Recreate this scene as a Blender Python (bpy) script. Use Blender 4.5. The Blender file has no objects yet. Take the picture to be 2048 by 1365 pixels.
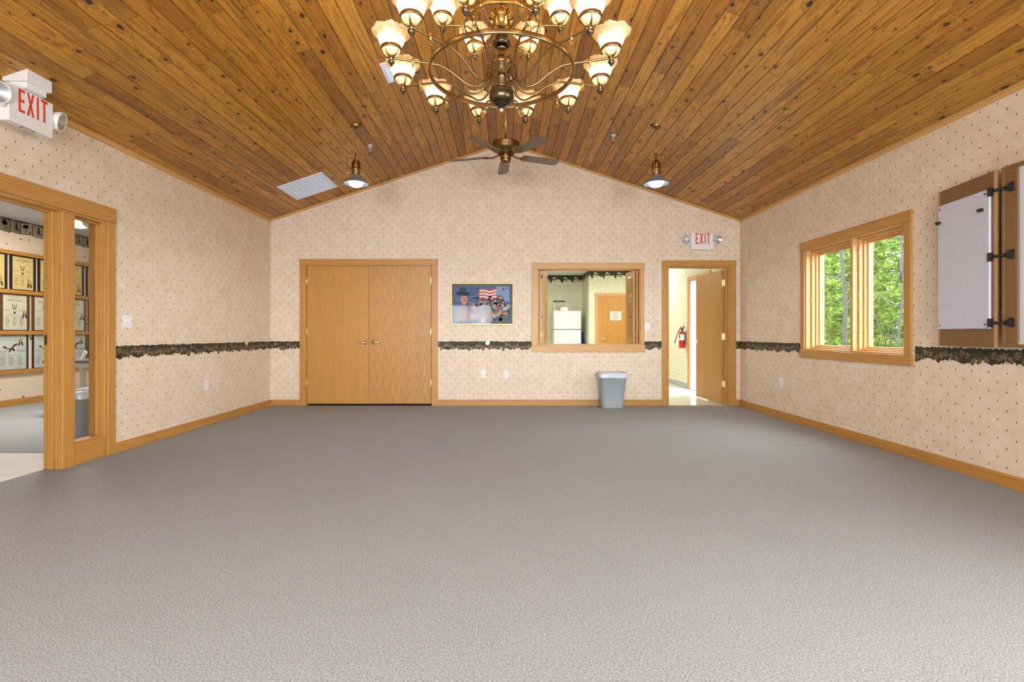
import bpy, bmesh, math, random
from mathutils import Matrix, Vector
PI = math.pi
R = math.radians
SC = bpy.context.scene
COL = SC.collection

# ------------------------------------------------------------------ camera, world, sun, light, exposure
FPX = 1015.0                                   # focal length in pixels of the 2048 wide frame
cd = bpy.data.cameras.new('camera')
cd.sensor_width = 36.0
cd.lens = 36.0 * FPX / 2048.0
cd.shift_x = 14.0 / 2048.0
cd.shift_y = -13.5 / 2048.0
cd.clip_start = 0.05
cd.clip_end = 300
CAM = bpy.data.objects.new('camera', cd)
COL.objects.link(CAM)
HC = 1.067                                     # eye height
CAM.location = (0, 0, HC)
CAM.rotation_euler = (PI/2, 0, 0)
SC.camera = CAM

SC.view_settings.view_transform = 'Standard'
SC.view_settings.look = 'None'
SC.view_settings.gamma = 1.0
SC.view_settings.exposure = 0.0
SC.view_settings.use_curve_mapping = False
try:
    SC.cycles.use_denoising = True
    SC.cycles.denoiser = 'OPENIMAGEDENOISE'
    SC.cycles.max_bounces = 10
    SC.cycles.diffuse_bounces = 5
    SC.cycles.transparent_max_bounces = 24
    SC.cycles.sample_clamp_indirect = 6.0
except Exception:
    pass

W = bpy.data.worlds.new('sky')
SC.world = W
W.use_nodes = True
wb = W.node_tree.nodes['Background']
wb.inputs[0].default_value = (0.86, 0.93, 1.0, 1)
wb.inputs[1].default_value = 15.0

def lamp(name, kind, loc, energy, color=(1, 1, 1), rot=(0, 0, 0), size=None, size_y=None, radius=None, parent=None, spot=None, blend=0.5):
    l = bpy.data.lights.new(name, kind)
    l.energy = energy
    l.color = color
    if kind == 'AREA':
        l.shape = 'RECTANGLE' if size_y else 'SQUARE'
        l.size = size
        if size_y: l.size_y = size_y
    if kind in ('POINT', 'SPOT') and radius is not None: l.shadow_soft_size = radius
    if kind == 'SPOT':
        l.spot_size = spot; l.spot_blend = blend
    o = bpy.data.objects.new(name, l)
    COL.objects.link(o)
    o.location = loc
    o.rotation_euler = rot
    if parent: o.parent = parent
    return o

sun = lamp('sun', 'SUN', (0, 0, 20), 3.4, (1.0, 0.94, 0.82), rot=(R(18), R(-38), 0))
sun.data.angle = R(1.0)
DAY = (0.80, 0.88, 1.0)
# daylight standing outside the windows behind the camera
lamp('daylight_rear', 'AREA', (-1.25, -2.45, 1.47), 125, DAY, rot=(R(90), 0, 0), size=1.5, size_y=1.2)
lamp('daylight_rear', 'AREA', (1.25, -2.45, 1.47), 125, DAY, rot=(R(90), 0, 0), size=1.5, size_y=1.2)
lamp('daylight_side', 'AREA', (3.85, 0.55, 1.47), 150, DAY, rot=(R(90), 0, R(90)), size=1.5, size_y=1.2)

for o_ in COL.objects:
    if o_.name.startswith('daylight_rear'): o_.data.spread = R(125)

# ------------------------------------------------------------------ helpers
def lin(c):
    def f(x):
        x /= 255.0
        return x/12.92 if x <= 0.04045 else ((x+0.055)/1.055)**2.4
    return (f(c[0]), f(c[1]), f(c[2]), 1.0)

class MB:
    """collects polygons (with uv and colour) and links them as one mesh object"""
    def __init__(s, local=False):
        s.v = []; s.f = []; s.uv = []; s.mi = []; s.col = []; s.sm = []
        s.M = None; s.local = local; s.seed = random.random() * 50
    def P(s, p):
        p = Vector(p)
        if s.M is not None: p = s.M @ p
        s.v.append((p.x, p.y, p.z)); return len(s.v) - 1
    def poly(s, pts, uv=None, mat=0, col=(1, 1, 1, 1), smooth=False):
        ids = [s.P(p) for p in pts]
        s.face(ids, uv, mat, col, smooth)
    def face(s, ids, uv=None, mat=0, col=(1, 1, 1, 1), smooth=False):
        s.f.append(ids); s.uv.append(uv if uv else [(0, 0)] * len(ids)); s.mi.append(mat); s.col.append(col); s.sm.append(smooth)
    def box(s, x0, x1, y0, y1, z0, z1, g='z', mat=0, col=(1, 1, 1, 1)):
        p = [(x0, y0, z0), (x1, y0, z0), (x1, y1, z0), (x0, y1, z0), (x0, y0, z1), (x1, y0, z1), (x1, y1, z1), (x0, y1, z1)]
        ids = [s.P(q) for q in p]
        gi = 'xyz'.index(g)
        ou, ov = random.random() * 30, random.random() * 30
        for fc, ax in (((0, 3, 2, 1), 2), ((4, 5, 6, 7), 2), ((0, 1, 5, 4), 1), ((2, 3, 7, 6), 1), ((1, 2, 6, 5), 0), ((3, 0, 4, 7), 0)):
            oth = [a for a in range(3) if a != ax]
            if gi in oth:
                u_, v_ = gi, [a for a in oth if a != gi][0]
            else:
                u_, v_ = oth
            s.face([ids[i] for i in fc], [(p[i][u_] + ou, p[i][v_] + ov) for i in fc], mat, col)
    def tube(s, path, r, n=8, mat=0, closed=False, cap=True, col=(1, 1, 1, 1)):
        path = [Vector(p) for p in path]
        m = len(path)
        rr = r if isinstance(r, (list, tuple)) else [r] * m
        rings = []
        up = None
        for i in range(m):
            a = path[(i-1) % m] if (closed or i > 0) else path[i]
            b = path[(i+1) % m] if (closed or i < m-1) else path[i]
            t = (b - a)
            if t.length < 1e-9: t = Vector((0, 0, 1))
            t.normalize()
            if up is None:
                up = Vector((0, 0, 1)) if abs(t.z) < 0.9 else Vector((1, 0, 0))
            e1 = t.cross(up)
            if e1.length < 1e-4:
                up = Vector((1, 0, 0)) if abs(t.x) < 0.9 else Vector((0, 1, 0)); e1 = t.cross(up)
            e1.normalize(); e2 = t.cross(e1); e2.normalize()
            up = -e2 if False else e1.cross(t)
            rings.append([s.P(path[i] + (e1*math.cos(2*PI*k/n) + e2*math.sin(2*PI*k/n)) * rr[i]) for k in range(n)])
        for i in range(m if closed else m-1):
            A, B = rings[i], rings[(i+1) % m]
            for k in range(n):
                k2 = (k+1) % n
                s.face([A[k], A[k2], B[k2], B[k]], [(i*.1, k/n*.1), (i*.1, (k+1)/n*.1), (i*.1+.1, (k+1)/n*.1), (i*.1+.1, k/n*.1)], mat, col, True)
        if cap and not closed:
            s.face(rings[0][::-1], None, mat, col); s.face(rings[-1], None, mat, col)
    def lathe(s, prof, n=24, at=(0, 0, 0), mat=0, rmod=None, zmod=None, axis='z', smooth=True, col=(1, 1, 1, 1)):
        rings = []
        for j, (r, z) in enumerate(prof):
            ring = []
            if r < 1e-6:
                ring = [s.P(s._ax(0, 0, z, at, axis))] * n
            else:
                for k in range(n):
                    a = 2*PI*k/n
                    q = r * (1 + (rmod(j, a) if rmod else 0)); zz = z + (zmod(j, a) if zmod else 0)
                    ring.append(s.P(s._ax(q*math.cos(a), q*math.sin(a), zz, at, axis)))
            rings.append(ring)
        for j in range(len(prof)-1):
            A, B = rings[j], rings[j+1]
            for k in range(n):
                k2 = (k+1) % n
                ids = [A[k], A[k2], B[k2], B[k]]
                u = [i for q, i in enumerate(ids) if i not in ids[:q]]
                if len(u) >= 3:
                    s.face(u, [(prof[j][1], k/n)] * len(u), mat, col, smooth)
    def _ax(s, x, y, z, at, axis):
        if axis == 'z': q = (x, y, z)
        elif axis == 'y': q = (x, z, -y)
        else: q = (z, x, y)
        return (q[0]+at[0], q[1]+at[1], q[2]+at[2])
    def ball(s, c, r, n=12, mat=0, sz=1.0):
        m = max(4, n//2)
        s.lathe([(r*math.sin(PI*i/m), -r*sz*math.cos(PI*i/m)) for i in range(m+1)], n, c, mat)
    def prism(s, pts, fn, h0, h1, mat=0, g=0, col=(1, 1, 1, 1)):
        """2d polygon pts placed by fn(a,b,h) and extruded from h0 to h1"""
        n = len(pts)
        A = [s.P(fn(a, b, h0)) for a, b in pts]; B = [s.P(fn(a, b, h1)) for a, b in pts]
        uv = [((b, a) if g else (a, b)) for a, b in pts]
        s.face(A[::-1], uv[::-1], mat, col); s.face(B, uv, mat, col)
        for i in range(n):
            j = (i+1) % n
            s.face([A[i], A[j], B[j], B[i]], [(uv[i][0], uv[i][1]), (uv[j][0], uv[j][1]), (uv[j][0], uv[j][1]+.02), (uv[i][0], uv[i][1]+.02)], mat, col)
    def build(s, name, mats, parent=None, bevel=0, seg=2, normals=True, loc=None):
        me = bpy.data.meshes.new(name)
        off = Vector((0, 0, 0))
        if parent is not None and not s.local: off = WL.get(parent.name, Vector((0, 0, 0)))
        if loc is not None: off = Vector(loc)
        vv = [(x-off.x, y-off.y, z-off.z) for x, y, z in s.v]
        me.from_pydata(vv, [], s.f)
        me.uv_layers.new(name='UVMap')
        me.color_attributes.new('Col', 'FLOAT_COLOR', 'CORNER')
        k = 0
        fu = []; fc = []
        for uv, c in zip(s.uv, s.col):
            for q in uv:
                fu.extend(q); fc.extend(c)
        me.uv_layers['UVMap'].data.foreach_set('uv', fu); me.color_attributes['Col'].data.foreach_set('color', fc)
        if not isinstance(mats, (list, tuple)): mats = [mats]
        for m in mats: me.materials.append(m)
        me.polygons.foreach_set('material_index', s.mi)
        me.polygons.foreach_set('use_smooth', s.sm)
        me.update()
        if normals:
            b = bmesh.new(); b.from_mesh(me); bmesh.ops.recalc_face_normals(b, faces=b.faces); b.to_mesh(me); b.free()
        o = bpy.data.objects.new(name, me)
        COL.objects.link(o)
        if loc is not None: o.location = loc
        if parent is not None: o.parent = parent
        if bevel:
            md = o.modifiers.new('bevel', 'BEVEL'); md.width = bevel; md.segments = seg; md.limit_method = 'ANGLE'; md.angle_limit = R(40)
        WL[o.name] = off if parent is not None else Vector(o.location)
        return o

WL = {}
def tag(o, label=None, cat=None, group=None, kind=None):
    if label: o['label'] = label
    if cat: o['category'] = cat
    if group: o['group'] = group
    if kind: o['kind'] = kind
    return o
def thing(name, loc, label, cat, group=None, rz=0, kind=None):
    o = bpy.data.objects.new(name, None)
    COL.objects.link(o); o.location = loc; o.rotation_euler = (0, 0, rz)
    o.empty_display_size = .1
    WL[o.name] = Vector(loc)
    return tag(o, label, cat, group, kind)
def struct(o, label=None, cat=None):
    return tag(o, label, cat, None, 'structure')
def dup(root, loc=None, rz=None, label=None, group=None, parent=None):
    r = root.copy(); COL.objects.link(r)
    if loc is not None: r.location = loc
    if rz is not None: r.rotation_euler = (0, 0, rz)
    if label: r['label'] = label
    if group: r['group'] = group
    if parent: r.parent = parent
    for ch in list(root.children):
        dup(ch, parent=r)
    return r

_tc = {}
def text_polys(txt):
    """filled polygons of a line of lettering, unit cap height about .7"""
    if txt in _tc: return _tc[txt]
    cu = bpy.data.curves.new('t', 'FONT'); cu.body = txt; cu.align_x = 'CENTER'; cu.resolution_u = 2
    o = bpy.data.objects.new('t', cu); COL.objects.link(o)
    bpy.context.view_layer.update()
    me = bpy.data.meshes.new_from_object(o.evaluated_get(bpy.context.evaluated_depsgraph_get()))
    r = [[(me.vertices[i].co.x, me.vertices[i].co.y) for i in p.vertices] for p in me.polygons]
    bpy.data.objects.remove(o); bpy.data.curves.remove(cu); bpy.data.meshes.remove(me)
    _tc[txt] = r
    return r

class Flat:
    """flat printed picture: layered polygons on a local plane given by fn(a,b,h)"""
    def __init__(s, fn, step=.00025):
        s.mb = MB(); s.fn = fn; s.step = step
    def poly(s, pts, c, layer=0):
        s.mb.poly([s.fn(a, b, layer*s.step) for a, b in pts], None, 0, lin(c))
    def rect(s, a0, a1, b0, b1, c, layer=0):
        s.poly([(a0, b0), (a1, b0), (a1, b1), (a0, b1)], c, layer)
    def ell(s, a, b, ra, rb, c, layer=0, n=14, rot=0):
        cr, sr = math.cos(rot), math.sin(rot)
        s.poly([(a + ra*math.cos(2*PI*k/n)*cr - rb*math.sin(2*PI*k/n)*sr, b + ra*math.cos(2*PI*k/n)*sr + rb*math.sin(2*PI*k/n)*cr) for k in range(n)], c, layer)
    def text(s, txt, a, b, size, c, layer=0, sx=1.0):
        for p in text_polys(txt):
            s.poly([(a + x*size*sx, b + y*size) for x, y in p], c, layer)
    def build(s, name, parent=None, mat=None):
        return s.mb.build(name, mat or M['print'], parent, normals=False)

# ------------------------------------------------------------------ materials
class G:
    def __init__(s, name):
        s.m = bpy.data.materials.new(name); s.m.use_nodes = True
        s.t = s.m.node_tree; s.t.nodes.clear()
        s.out = s.t.nodes.new('ShaderNodeOutputMaterial')
    def n(s, typ, **kw):
        nd = s.t.nodes.new(typ)
        for k, v in kw.items(): setattr(nd, k, v)
        return nd
    def set(s, sock, v):
        if hasattr(v, 'is_output') or isinstance(v, bpy.types.NodeSocket): s.t.links.new(v, sock)
        else: sock.default_value = v
    def m_(s, op, a, b=None, c=None):
        nd = s.n('ShaderNodeMath', operation=op)
        s.set(nd.inputs[0], a)
        if b is not None: s.set(nd.inputs[1], b)
        if c is not None: s.set(nd.inputs[2], c)
        return nd.outputs[0]
    def mix(s, f, a, b, mode='MIX'):
        nd = s.n('ShaderNodeMix', data_type='RGBA', blend_type=mode)
        s.set(nd.inputs[0], f); s.set(nd.inputs[6], a); s.set(nd.inputs[7], b)
        return nd.outputs[2]
    def ramp(s, f, stops):
        nd = s.n('ShaderNodeValToRGB')
        e = nd.color_ramp.elements
        while len(e) < len(stops): e.new(0.5)
        for q, (p, c) in zip(e, stops): q.position = p; q.color = c
        s.set(nd.inputs[0], f); return nd.outputs[0]
    def noise(s, vec, scale, detail=3, rough=.55, dist=0):
        nd = s.n('ShaderNodeTexNoise')
        s.set(nd.inputs['Vector'], vec); nd.inputs['Scale'].default_value = scale
        nd.inputs['Detail'].default_value = detail; nd.inputs['Roughness'].default_value = rough; nd.inputs['Distortion'].default_value = dist
        return nd.outputs[0]
    def mapr(s, f, a, b, c=0., d=1.):
        nd = s.n('ShaderNodeMapRange')
        s.set(nd.inputs[0], f)
        for i, v in enumerate((a, b, c, d)): nd.inputs[i+1].default_value = v
        return nd.outputs[0]
    def sep(s, v):
        nd = s.n('ShaderNodeSeparateXYZ'); s.t.links.new(v, nd.inputs[0]); return nd.outputs
    def comb(s, x=0., y=0., z=0.):
        nd = s.n('ShaderNodeCombineXYZ')
        for i, v in enumerate((x, y, z)): s.set(nd.inputs[i], v)
        return nd.outputs[0]
    def obj(s): return s.n('ShaderNodeTexCoord').outputs['Object']
    def uv(s): return s.n('ShaderNodeTexCoord').outputs['UV']
    def bump(s, h, strength=.3, dist=.01):
        nd = s.n('ShaderNodeBump'); nd.inputs['Strength'].default_value = strength; nd.inputs['Distance'].default_value = dist
        s.set(nd.inputs['Height'], h); return nd.outputs[0]
    def pr(s, base, rough=.5, metal=0., spec=.5, normal=None, coat=0., emit=None, es=0.):
        p = s.n('ShaderNodeBsdfPrincipled')
        s.set(p.inputs['Base Color'], base); s.set(p.inputs['Roughness'], rough); s.set(p.inputs['Metallic'], metal)
        p.inputs['Specular IOR Level'].default_value = spec
        p.inputs['Coat Weight'].default_value = coat
        if normal is not None: s.t.links.new(normal, p.inputs['Normal'])
        if emit is not None:
            s.set(p.inputs['Emission Color'], emit); p.inputs['Emission Strength'].default_value = es
        s.t.links.new(p.outputs[0], s.out.inputs[0])
        return s.m
    def shader(s, sock):
        s.t.links.new(sock, s.out.inputs[0]); return s.m

M = {}
def plain(name, c, rough=.5, metal=0., spec=.5, emit=None, es=0., coat=0., vary=.06, scale=30):
    g = G(name)
    f = g.noise(g.obj(), scale, 3)
    c = lin(c)
    d = tuple(x*(1-vary) for x in c[:3]) + (1,)
    base = g.mix(f, d, c)
    M[name] = g.pr(base, rough, metal, spec, None, coat, emit and lin(emit), es)
    return M[name]

def oak(name, light, dark, rough=.42, arch=0., sc=1.0, spec=.5):
    g = G(name)
    uv = g.sep(g.uv()); u, v = uv[0], uv[1]
    stretched = g.comb(g.m_('MULTIPLY', u, 3.0*sc), g.m_('MULTIPLY', v, 90.0*sc), 0.)
    fine = g.noise(stretched, 1.0, 4, .6)
    st2 = g.comb(g.m_('MULTIPLY', u, .55*sc), g.m_('MULTIPLY', v, 12.0*sc), 7.)
    broad = g.noise(st2, 1.0, 3, .5, .6)
    if arch:
        # repeating cathedral figure of flat-sliced veneer: arches of period arch across the grain
        w = g.m_('SUBTRACT', g.m_('MODULO', g.m_('ADD', v, 50.0), arch), arch/2)
        wob = g.noise(g.comb(g.m_('MULTIPLY', u, .9), g.m_('MULTIPLY', v, 5.), 3.), 1.0, 2)
        t = g.m_('ADD', g.m_('MULTIPLY', u, 1.7), g.m_('MULTIPLY', g.m_('POWER', g.m_('ABSOLUTE', w), 1.5), 62.0))
        t = g.m_('ADD', t, g.m_('MULTIPLY', wob, 1.1))
    else:
        t = g.m_('ADD', g.m_('MULTIPLY', broad, 1.5), g.m_('MULTIPLY', v, 22.0*sc))
    ring = g.m_('FRACT', g.m_('MULTIPLY', t, 2.2))
    ring = g.m_('POWER', ring, 3.0)
    f = g.m_('ADD', g.m_('MULTIPLY', ring, .36 if arch else .26), g.m_('MULTIPLY', fine, .62))
    f = g.m_('ADD', f, g.m_('MULTIPLY', broad, .25))
    base = g.ramp(f, [(.30, lin(light)), (.95, lin(dark))])
    tint = g.noise(g.comb(g.m_('MULTIPLY', u, .35), g.m_('MULTIPLY', v, 1.2), 11.), 1.0, 1)
    base = g.mix(g.mapr(tint, .3, .75, 0., .3), base, lin(tuple(x*.86 for x in light)))
    M[name] = g.pr(base, rough, 0, spec, g.bump(fine, .12, .002))
    return M[name]

def wallpaper(name, ax, u0, z0, base_a, base_b):
    """cream paper with a half-drop sprinkle of tiny dark pine trees; ax = wall's long axis"""
    g = G(name)
    o = g.obj(); xyz = g.sep(o)
    u = xyz['XYZ'.index(ax)]; z = xyz[2]
    PX, PZ = .1343, .1322
    hh, hw = .0175, .0056
    def motif(du, dz):
        uu = g.m_('SUBTRACT', g.m_('MODULO', g.m_('ADD', g.m_('SUBTRACT', u, u0+du), 60*PX+PX/2), PX), PX/2)
        zz = g.m_('SUBTRACT', g.m_('MODULO', g.m_('ADD', g.m_('SUBTRACT', z, z0+dz), 60*PZ+PZ/2), PZ), PZ/2)
        zz = g.m_('ADD', zz, hh/2)
        au = g.m_('ABSOLUTE', uu)
        saw = g.m_('FRACT', g.m_('MULTIPLY', zz, 3.0/hh))
        wid = g.m_('MULTIPLY', g.m_('SUBTRACT', 1.0, g.m_('MULTIPLY', zz, 1.0/hh)), hw)
        wid = g.m_('MULTIPLY', wid, g.m_('SUBTRACT', 1.15, g.m_('MULTIPLY', saw, .35)))
        inside = g.m_('LESS_THAN', au, wid)
        inside = g.m_('MULTIPLY', inside, g.m_('GREATER_THAN', zz, 0.0))
        inside = g.m_('MULTIPLY', inside, g.m_('LESS_THAN', zz, hh))
        trunk = g.m_('MULTIPLY', g.m_('LESS_THAN', au, .0011), g.m_('MULTIPLY', g.m_('LESS_THAN', zz, .002), g.m_('GREATER_THAN', zz, -.0035)))
        return g.m_('MAXIMUM', inside, trunk)
    mk = g.m_('MAXIMUM', motif(0, 0), motif(PX/2, PZ/2))
    big = g.noise(o, 7, 4, .62); fine = g.noise(o, 60, 3, .6)
    f = g.m_('ADD', g.m_('MULTIPLY', big, .66), g.m_('MULTIPLY', fine, .40))
    base = g.ramp(f, [(.34, lin(base_b)), (.64, lin(base_a))])
    hue = g.noise(o, 18, 2)
    tree = g.mix(hue, lin((56, 48, 34)), lin((102, 76, 46)))
    base = g.mix(mk, base, tree)
    M[name] = g.pr(base, .62, 0, .3)
    return M[name]

def dotpaper(name, base_a, base_b, cols, scale, size, thr=.35):
    """cream paper with a scattered sprig print"""
    g = G(name)
    o = g.obj()
    vor = g.n('ShaderNodeTexVoronoi'); vor.inputs['Scale'].default_value = scale; vor.inputs['Randomness'].default_value = .62
    # flatten so the pattern reads on vertical planes of any direction
    xyz = g.sep(o)
    vec = g.comb(g.m_('ADD', xyz[0], xyz[1]), xyz[2], 0.)
    vor.voronoi_dimensions = '2D'
    g.t.links.new(vec, vor.inputs['Vector'])
    wob = g.noise(o, scale*7, 3, .7)
    d = g.m_('ADD', vor.outputs['Distance'], g.m_('MULTIPLY', wob, size*4.2))
    mk = g.m_('LESS_THAN', d, size*2.75)
    cs = g.sep(vor.outputs['Color'])
    mk = g.m_('MULTIPLY', mk, g.m_('GREATER_THAN', cs[1], thr))
    sp = g.ramp(cs[0], [(i/(len(cols)-1) if len(cols) > 1 else 0, lin(c)) for i, c in enumerate(cols)])
    f = g.noise(o, 9, 3)
    base = g.mix(f, lin(base_a), lin(base_b))
    M[name] = g.pr(g.mix(mk, base, sp), .6, 0, .3)
    return M[name]

def carpet(name, a, b):
    g = G(name); o = g.obj()
    f1 = g.noise(o, 420, 3, .75); f2 = g.noise(o, 140, 4, .8); f3 = g.noise(o, 1.6, 3)
    f = g.m_('ADD', g.m_('MULTIPLY', f1, .62), g.m_('MULTIPLY', f2, .38))
    base = g.ramp(f, [(.40, lin(a)), (.60, lin(b))])
    dark = g.mix(1.0, base, lin((248, 248, 248)), 'MULTIPLY')
    base = g.mix(g.mapr(f3, .2, .8), dark, base)
    M[name] = g.pr(base, .95, 0, .12, g.bump(f1, .4, .002))

# varnished knotty pine boards (uv: u along the board in metres, v across; Col.r random per board)
def pine():
    g = G('knotty_pine')
    uv = g.sep(g.uv()); u, v = uv[0], uv[1]
    at = g.n('ShaderNodeVertexColor'); at.layer_name = 'Col'
    rc = g.sep(at.outputs[0]); rnd, rnd2 = rc[0], rc[1]
    # knots
    vor = g.n('ShaderNodeTexVoronoi'); vor.voronoi_dimensions = '2D'; vor.inputs['Randomness'].default_value = .95; vor.inputs['Scale'].default_value = 1.0
    kv = g.comb(g.m_('MULTIPLY', u, 1/.21), g.m_('MULTIPLY', v, 1/.115), 0.)
    g.t.links.new(kv, vor.inputs['Vector'])
    kd = vor.outputs['Distance']; kc = g.sep(vor.outputs['Color'])
    has = g.m_('GREATER_THAN', kc[0], .60)
    ks = g.m_('ADD', .045, g.m_('MULTIPLY', g.m_('MULTIPLY', kc[1], kc[1]), .11))
    rel = g.m_('DIVIDE', kd, ks)
    kw = g.noise(kv, 7.0, 2)
    rel = g.m_('ADD', rel, g.m_('MULTIPLY', g.m_('SUBTRACT', kw, .5), .9))
    knot = g.m_('MULTIPLY', has, g.mapr(rel, .7, 1.1, 1., 0.))
    vo2 = g.n('ShaderNodeTexVoronoi'); vo2.voronoi_dimensions = '2D'; vo2.inputs['Scale'].default_value = 1.0
    g.t.links.new(g.comb(g.m_('MULTIPLY', u, 1/.11), g.m_('MULTIPLY', v, 1/.05), 0.), vo2.inputs['Vector'])
    pin = g.m_('MULTIPLY', g.m_('LESS_THAN', vo2.outputs['Distance'], .085), g.m_('GREATER_THAN', g.sep(vo2.outputs['Color'])[0], .86))
    knot = g.m_('MAXIMUM', knot, g.m_('MULTIPLY', pin, .8))
    halo = g.m_('MULTIPLY', has, g.mapr(rel, 1.0, 3.2, 1., 0.))
    # grain bends around knots
    wv = g.m_('ADD', v, g.m_('MULTIPLY', halo, .010))
    fine = g.noise(g.comb(g.m_('MULTIPLY', u, 2.2), g.m_('MULTIPLY', wv, 120), rnd), 1.0, 4, .6)
    broad = g.noise(g.comb(g.m_('MULTIPLY', u, .9), g.m_('MULTIPLY', wv, 16), g.m_('MULTIPLY', rnd, 9.)), 1.0, 3, .5, 1.2)
    ring = g.m_('FRACT', g.m_('ADD', g.m_('MULTIPLY', broad, 5.0), g.m_('MULTIPLY', halo, 1.3)))
    ring = g.m_('POWER', ring, 2.5)
    f = g.m_('ADD', g.m_('MULTIPLY', fine, .5), g.m_('MULTIPLY', ring, .38))
    light = g.ramp(rnd, [(0., lin((154, 100, 30))), (.3, lin((182, 125, 41))), (.7, lin((197, 141, 52))), (1., lin((142, 92, 35)))])
    darkc = g.mix(1.0, light, lin((140, 106, 74)), 'MULTIPLY')
    base = g.mix(g.mapr(f, .25, .8), light, darkc)
    # long dark sapwood streaks on a few boards
    stv = g.noise(g.comb(g.m_('MULTIPLY', u, .55), g.m_('MULTIPLY', wv, 11.), g.m_('MULTIPLY', rnd2, 20.)), 1.0, 2, .5, .4)
    streak = g.m_('MULTIPLY', g.mapr(stv, .62, .70), g.m_('GREATER_THAN', rnd2, .5))
    base = g.mix(g.m_('MULTIPLY', streak, .62), base, lin((92, 58, 30)))
    base = g.mix(g.m_('MULTIPLY', halo, .35), base, lin((128, 70, 26)))
    base = g.mix(g.m_('MULTIPLY', knot, .96), base, lin((44, 24, 10)))
    rough = g.mapr(fine, .3, .7, .30, .42)
    M['pine'] = g.pr(base, rough, 0, .5, g.bump(fine, .06, .002))

pine()
OAK_L, OAK_D = (206, 150, 72), (132, 82, 28)
oak('oak', OAK_L, OAK_D)
oak('oak_veneer', (206, 150, 70), (148, 98, 38), arch=0., sc=.8)
oak('oak_arched', (206, 150, 75), (142, 92, 38), arch=.118)
oak('oak_light', (220, 172, 104), (158, 106, 50))
oak('walnut_laminate', (140, 102, 56), (94, 64, 30), .45, sc=1.4)
oak('edge_band', (178, 134, 88), (140, 100, 60))
oak('blade_wood', (132, 116, 98), (88, 74, 60), .5, sc=1.5)
oak('rail_wood', (196, 140, 62), (150, 96, 36))
PA, PB = (229, 212, 188), (216, 194, 163)
wallpaper('paper_back', 'X', -3.427, .7956, PA, PB)
wallpaper('paper_left', 'Y', 4.634, .7956, PA, PB)
wallpaper('paper_right', 'Y', 3.8147, .7956, PA, PB)
dotpaper('paper_kitchen', (232, 230, 208), (220, 219, 188), [(52, 70, 48), (112, 52, 52), (70, 84, 60), (44, 48, 60)], 13.5, .135, .25)
dotpaper('paper_lobby', (226, 212, 190), (214, 198, 172), [(74, 50, 30), (96, 84, 52), (60, 44, 36)], 4.2, .085, .12)
carpet('carpet', (78, 78, 77), (198, 198, 195))
def tile():
    g = G('floor_tile'); o = g.obj(); xyz = g.sep(o)
    a = g.m_('MODULO', g.m_('ADD', xyz[0], 30.0), .305); b = g.m_('MODULO', g.m_('ADD', xyz[1], 30.02), .305)
    j = g.m_('MAXIMUM', g.m_('LESS_THAN', a, .004), g.m_('LESS_THAN', b, .004))
    base = g.mix(g.noise(o, 8, 3), lin((222, 216, 206)), lin((234, 230, 222)))
    M['tile'] = g.pr(g.mix(j, base, lin((170, 164, 154))), .3, 0, .5)
tile()
plain('vinyl_floor', (226, 224, 214), .22, spec=.5)
plain('white_plastic', (236, 234, 228), .4)
plain('white_enamel', (232, 236, 236), .25)
plain('white_paint', (238, 238, 234), .5)
plain('lobby_ceiling', (206, 210, 218), .8, vary=.14, scale=40)
plain('kitchen_ceiling', (232, 232, 224), .8)
plain('grey_metal', (150, 156, 164), .4, .6)
plain('grille_white', (226, 238, 252), .45)
plain('grille_dark', (170, 182, 200), .6)
plain('brass', (206, 164, 92), .22, 1.0, vary=.2)
plain('antique_brass', (158, 130, 88), .3, 1.0, vary=.3)
plain('dark_bronze', (104, 90, 70), .32, 1.0, vary=.3)
plain('bright_brass', (250, 234, 186), .28, 1.0)
plain('chrome', (226, 228, 232), .3, .8)
plain('black_plastic', (26, 27, 30), .45)
plain('black_frame', (34, 24, 22), .4)
plain('brown_frame', (92, 62, 38), .4)
plain('gold_frame', (196, 160, 92), .35, .7)
plain('red_letter', (222, 66, 46), .5)
plain('fire_red', (190, 18, 20), .25, coat=.4)
plain('grey_bin', (182, 188, 190), .42)
plain('grey_bin_lobby', (158, 160, 156), .45)
plain('vinyl_base', (176, 180, 180), .5)
plain('dark_gap', (26, 20, 16), .8)
plain('roof_dark', (60, 50, 42), .9)
plain('desk_top', (92, 92, 96), .4)
plain('desk_body', (222, 214, 190), .5)
plain('cooler_blue', (44, 62, 130), .6)
plain('whiteboard', (236, 240, 246), .2)
plain('outdoor_white', (238, 240, 242), .5)
plain('bark_pine', (52, 42, 36), .9, vary=.4, scale=14)
plain('bark_pale', (62, 60, 54), .9, vary=.35, scale=20)
plain('forest_ground', (70, 60, 38), .95, vary=.5, scale=3)
def fabric():
    g = G('grey_fabric'); o = g.obj()
    f = g.noise(o, 420, 2, .7)
    M['fabric'] = g.pr(g.ramp(f, [(.3, lin((176, 181, 196))), (.7, lin((234, 237, 250)))]), .95, 0, .1, g.bump(f, .3, .002))
fabric()
def printmat():
    g = G('print'); at = g.n('ShaderNodeVertexColor'); at.layer_name = 'Col'
    f = g.noise(g.obj(), 260, 2)
    c = g.mix(g.m_('MULTIPLY', f, .16), at.outputs[0], (0, 0, 0, 1))
    M['print'] = g.pr(c, .55, 0, .3)
printmat()
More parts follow.
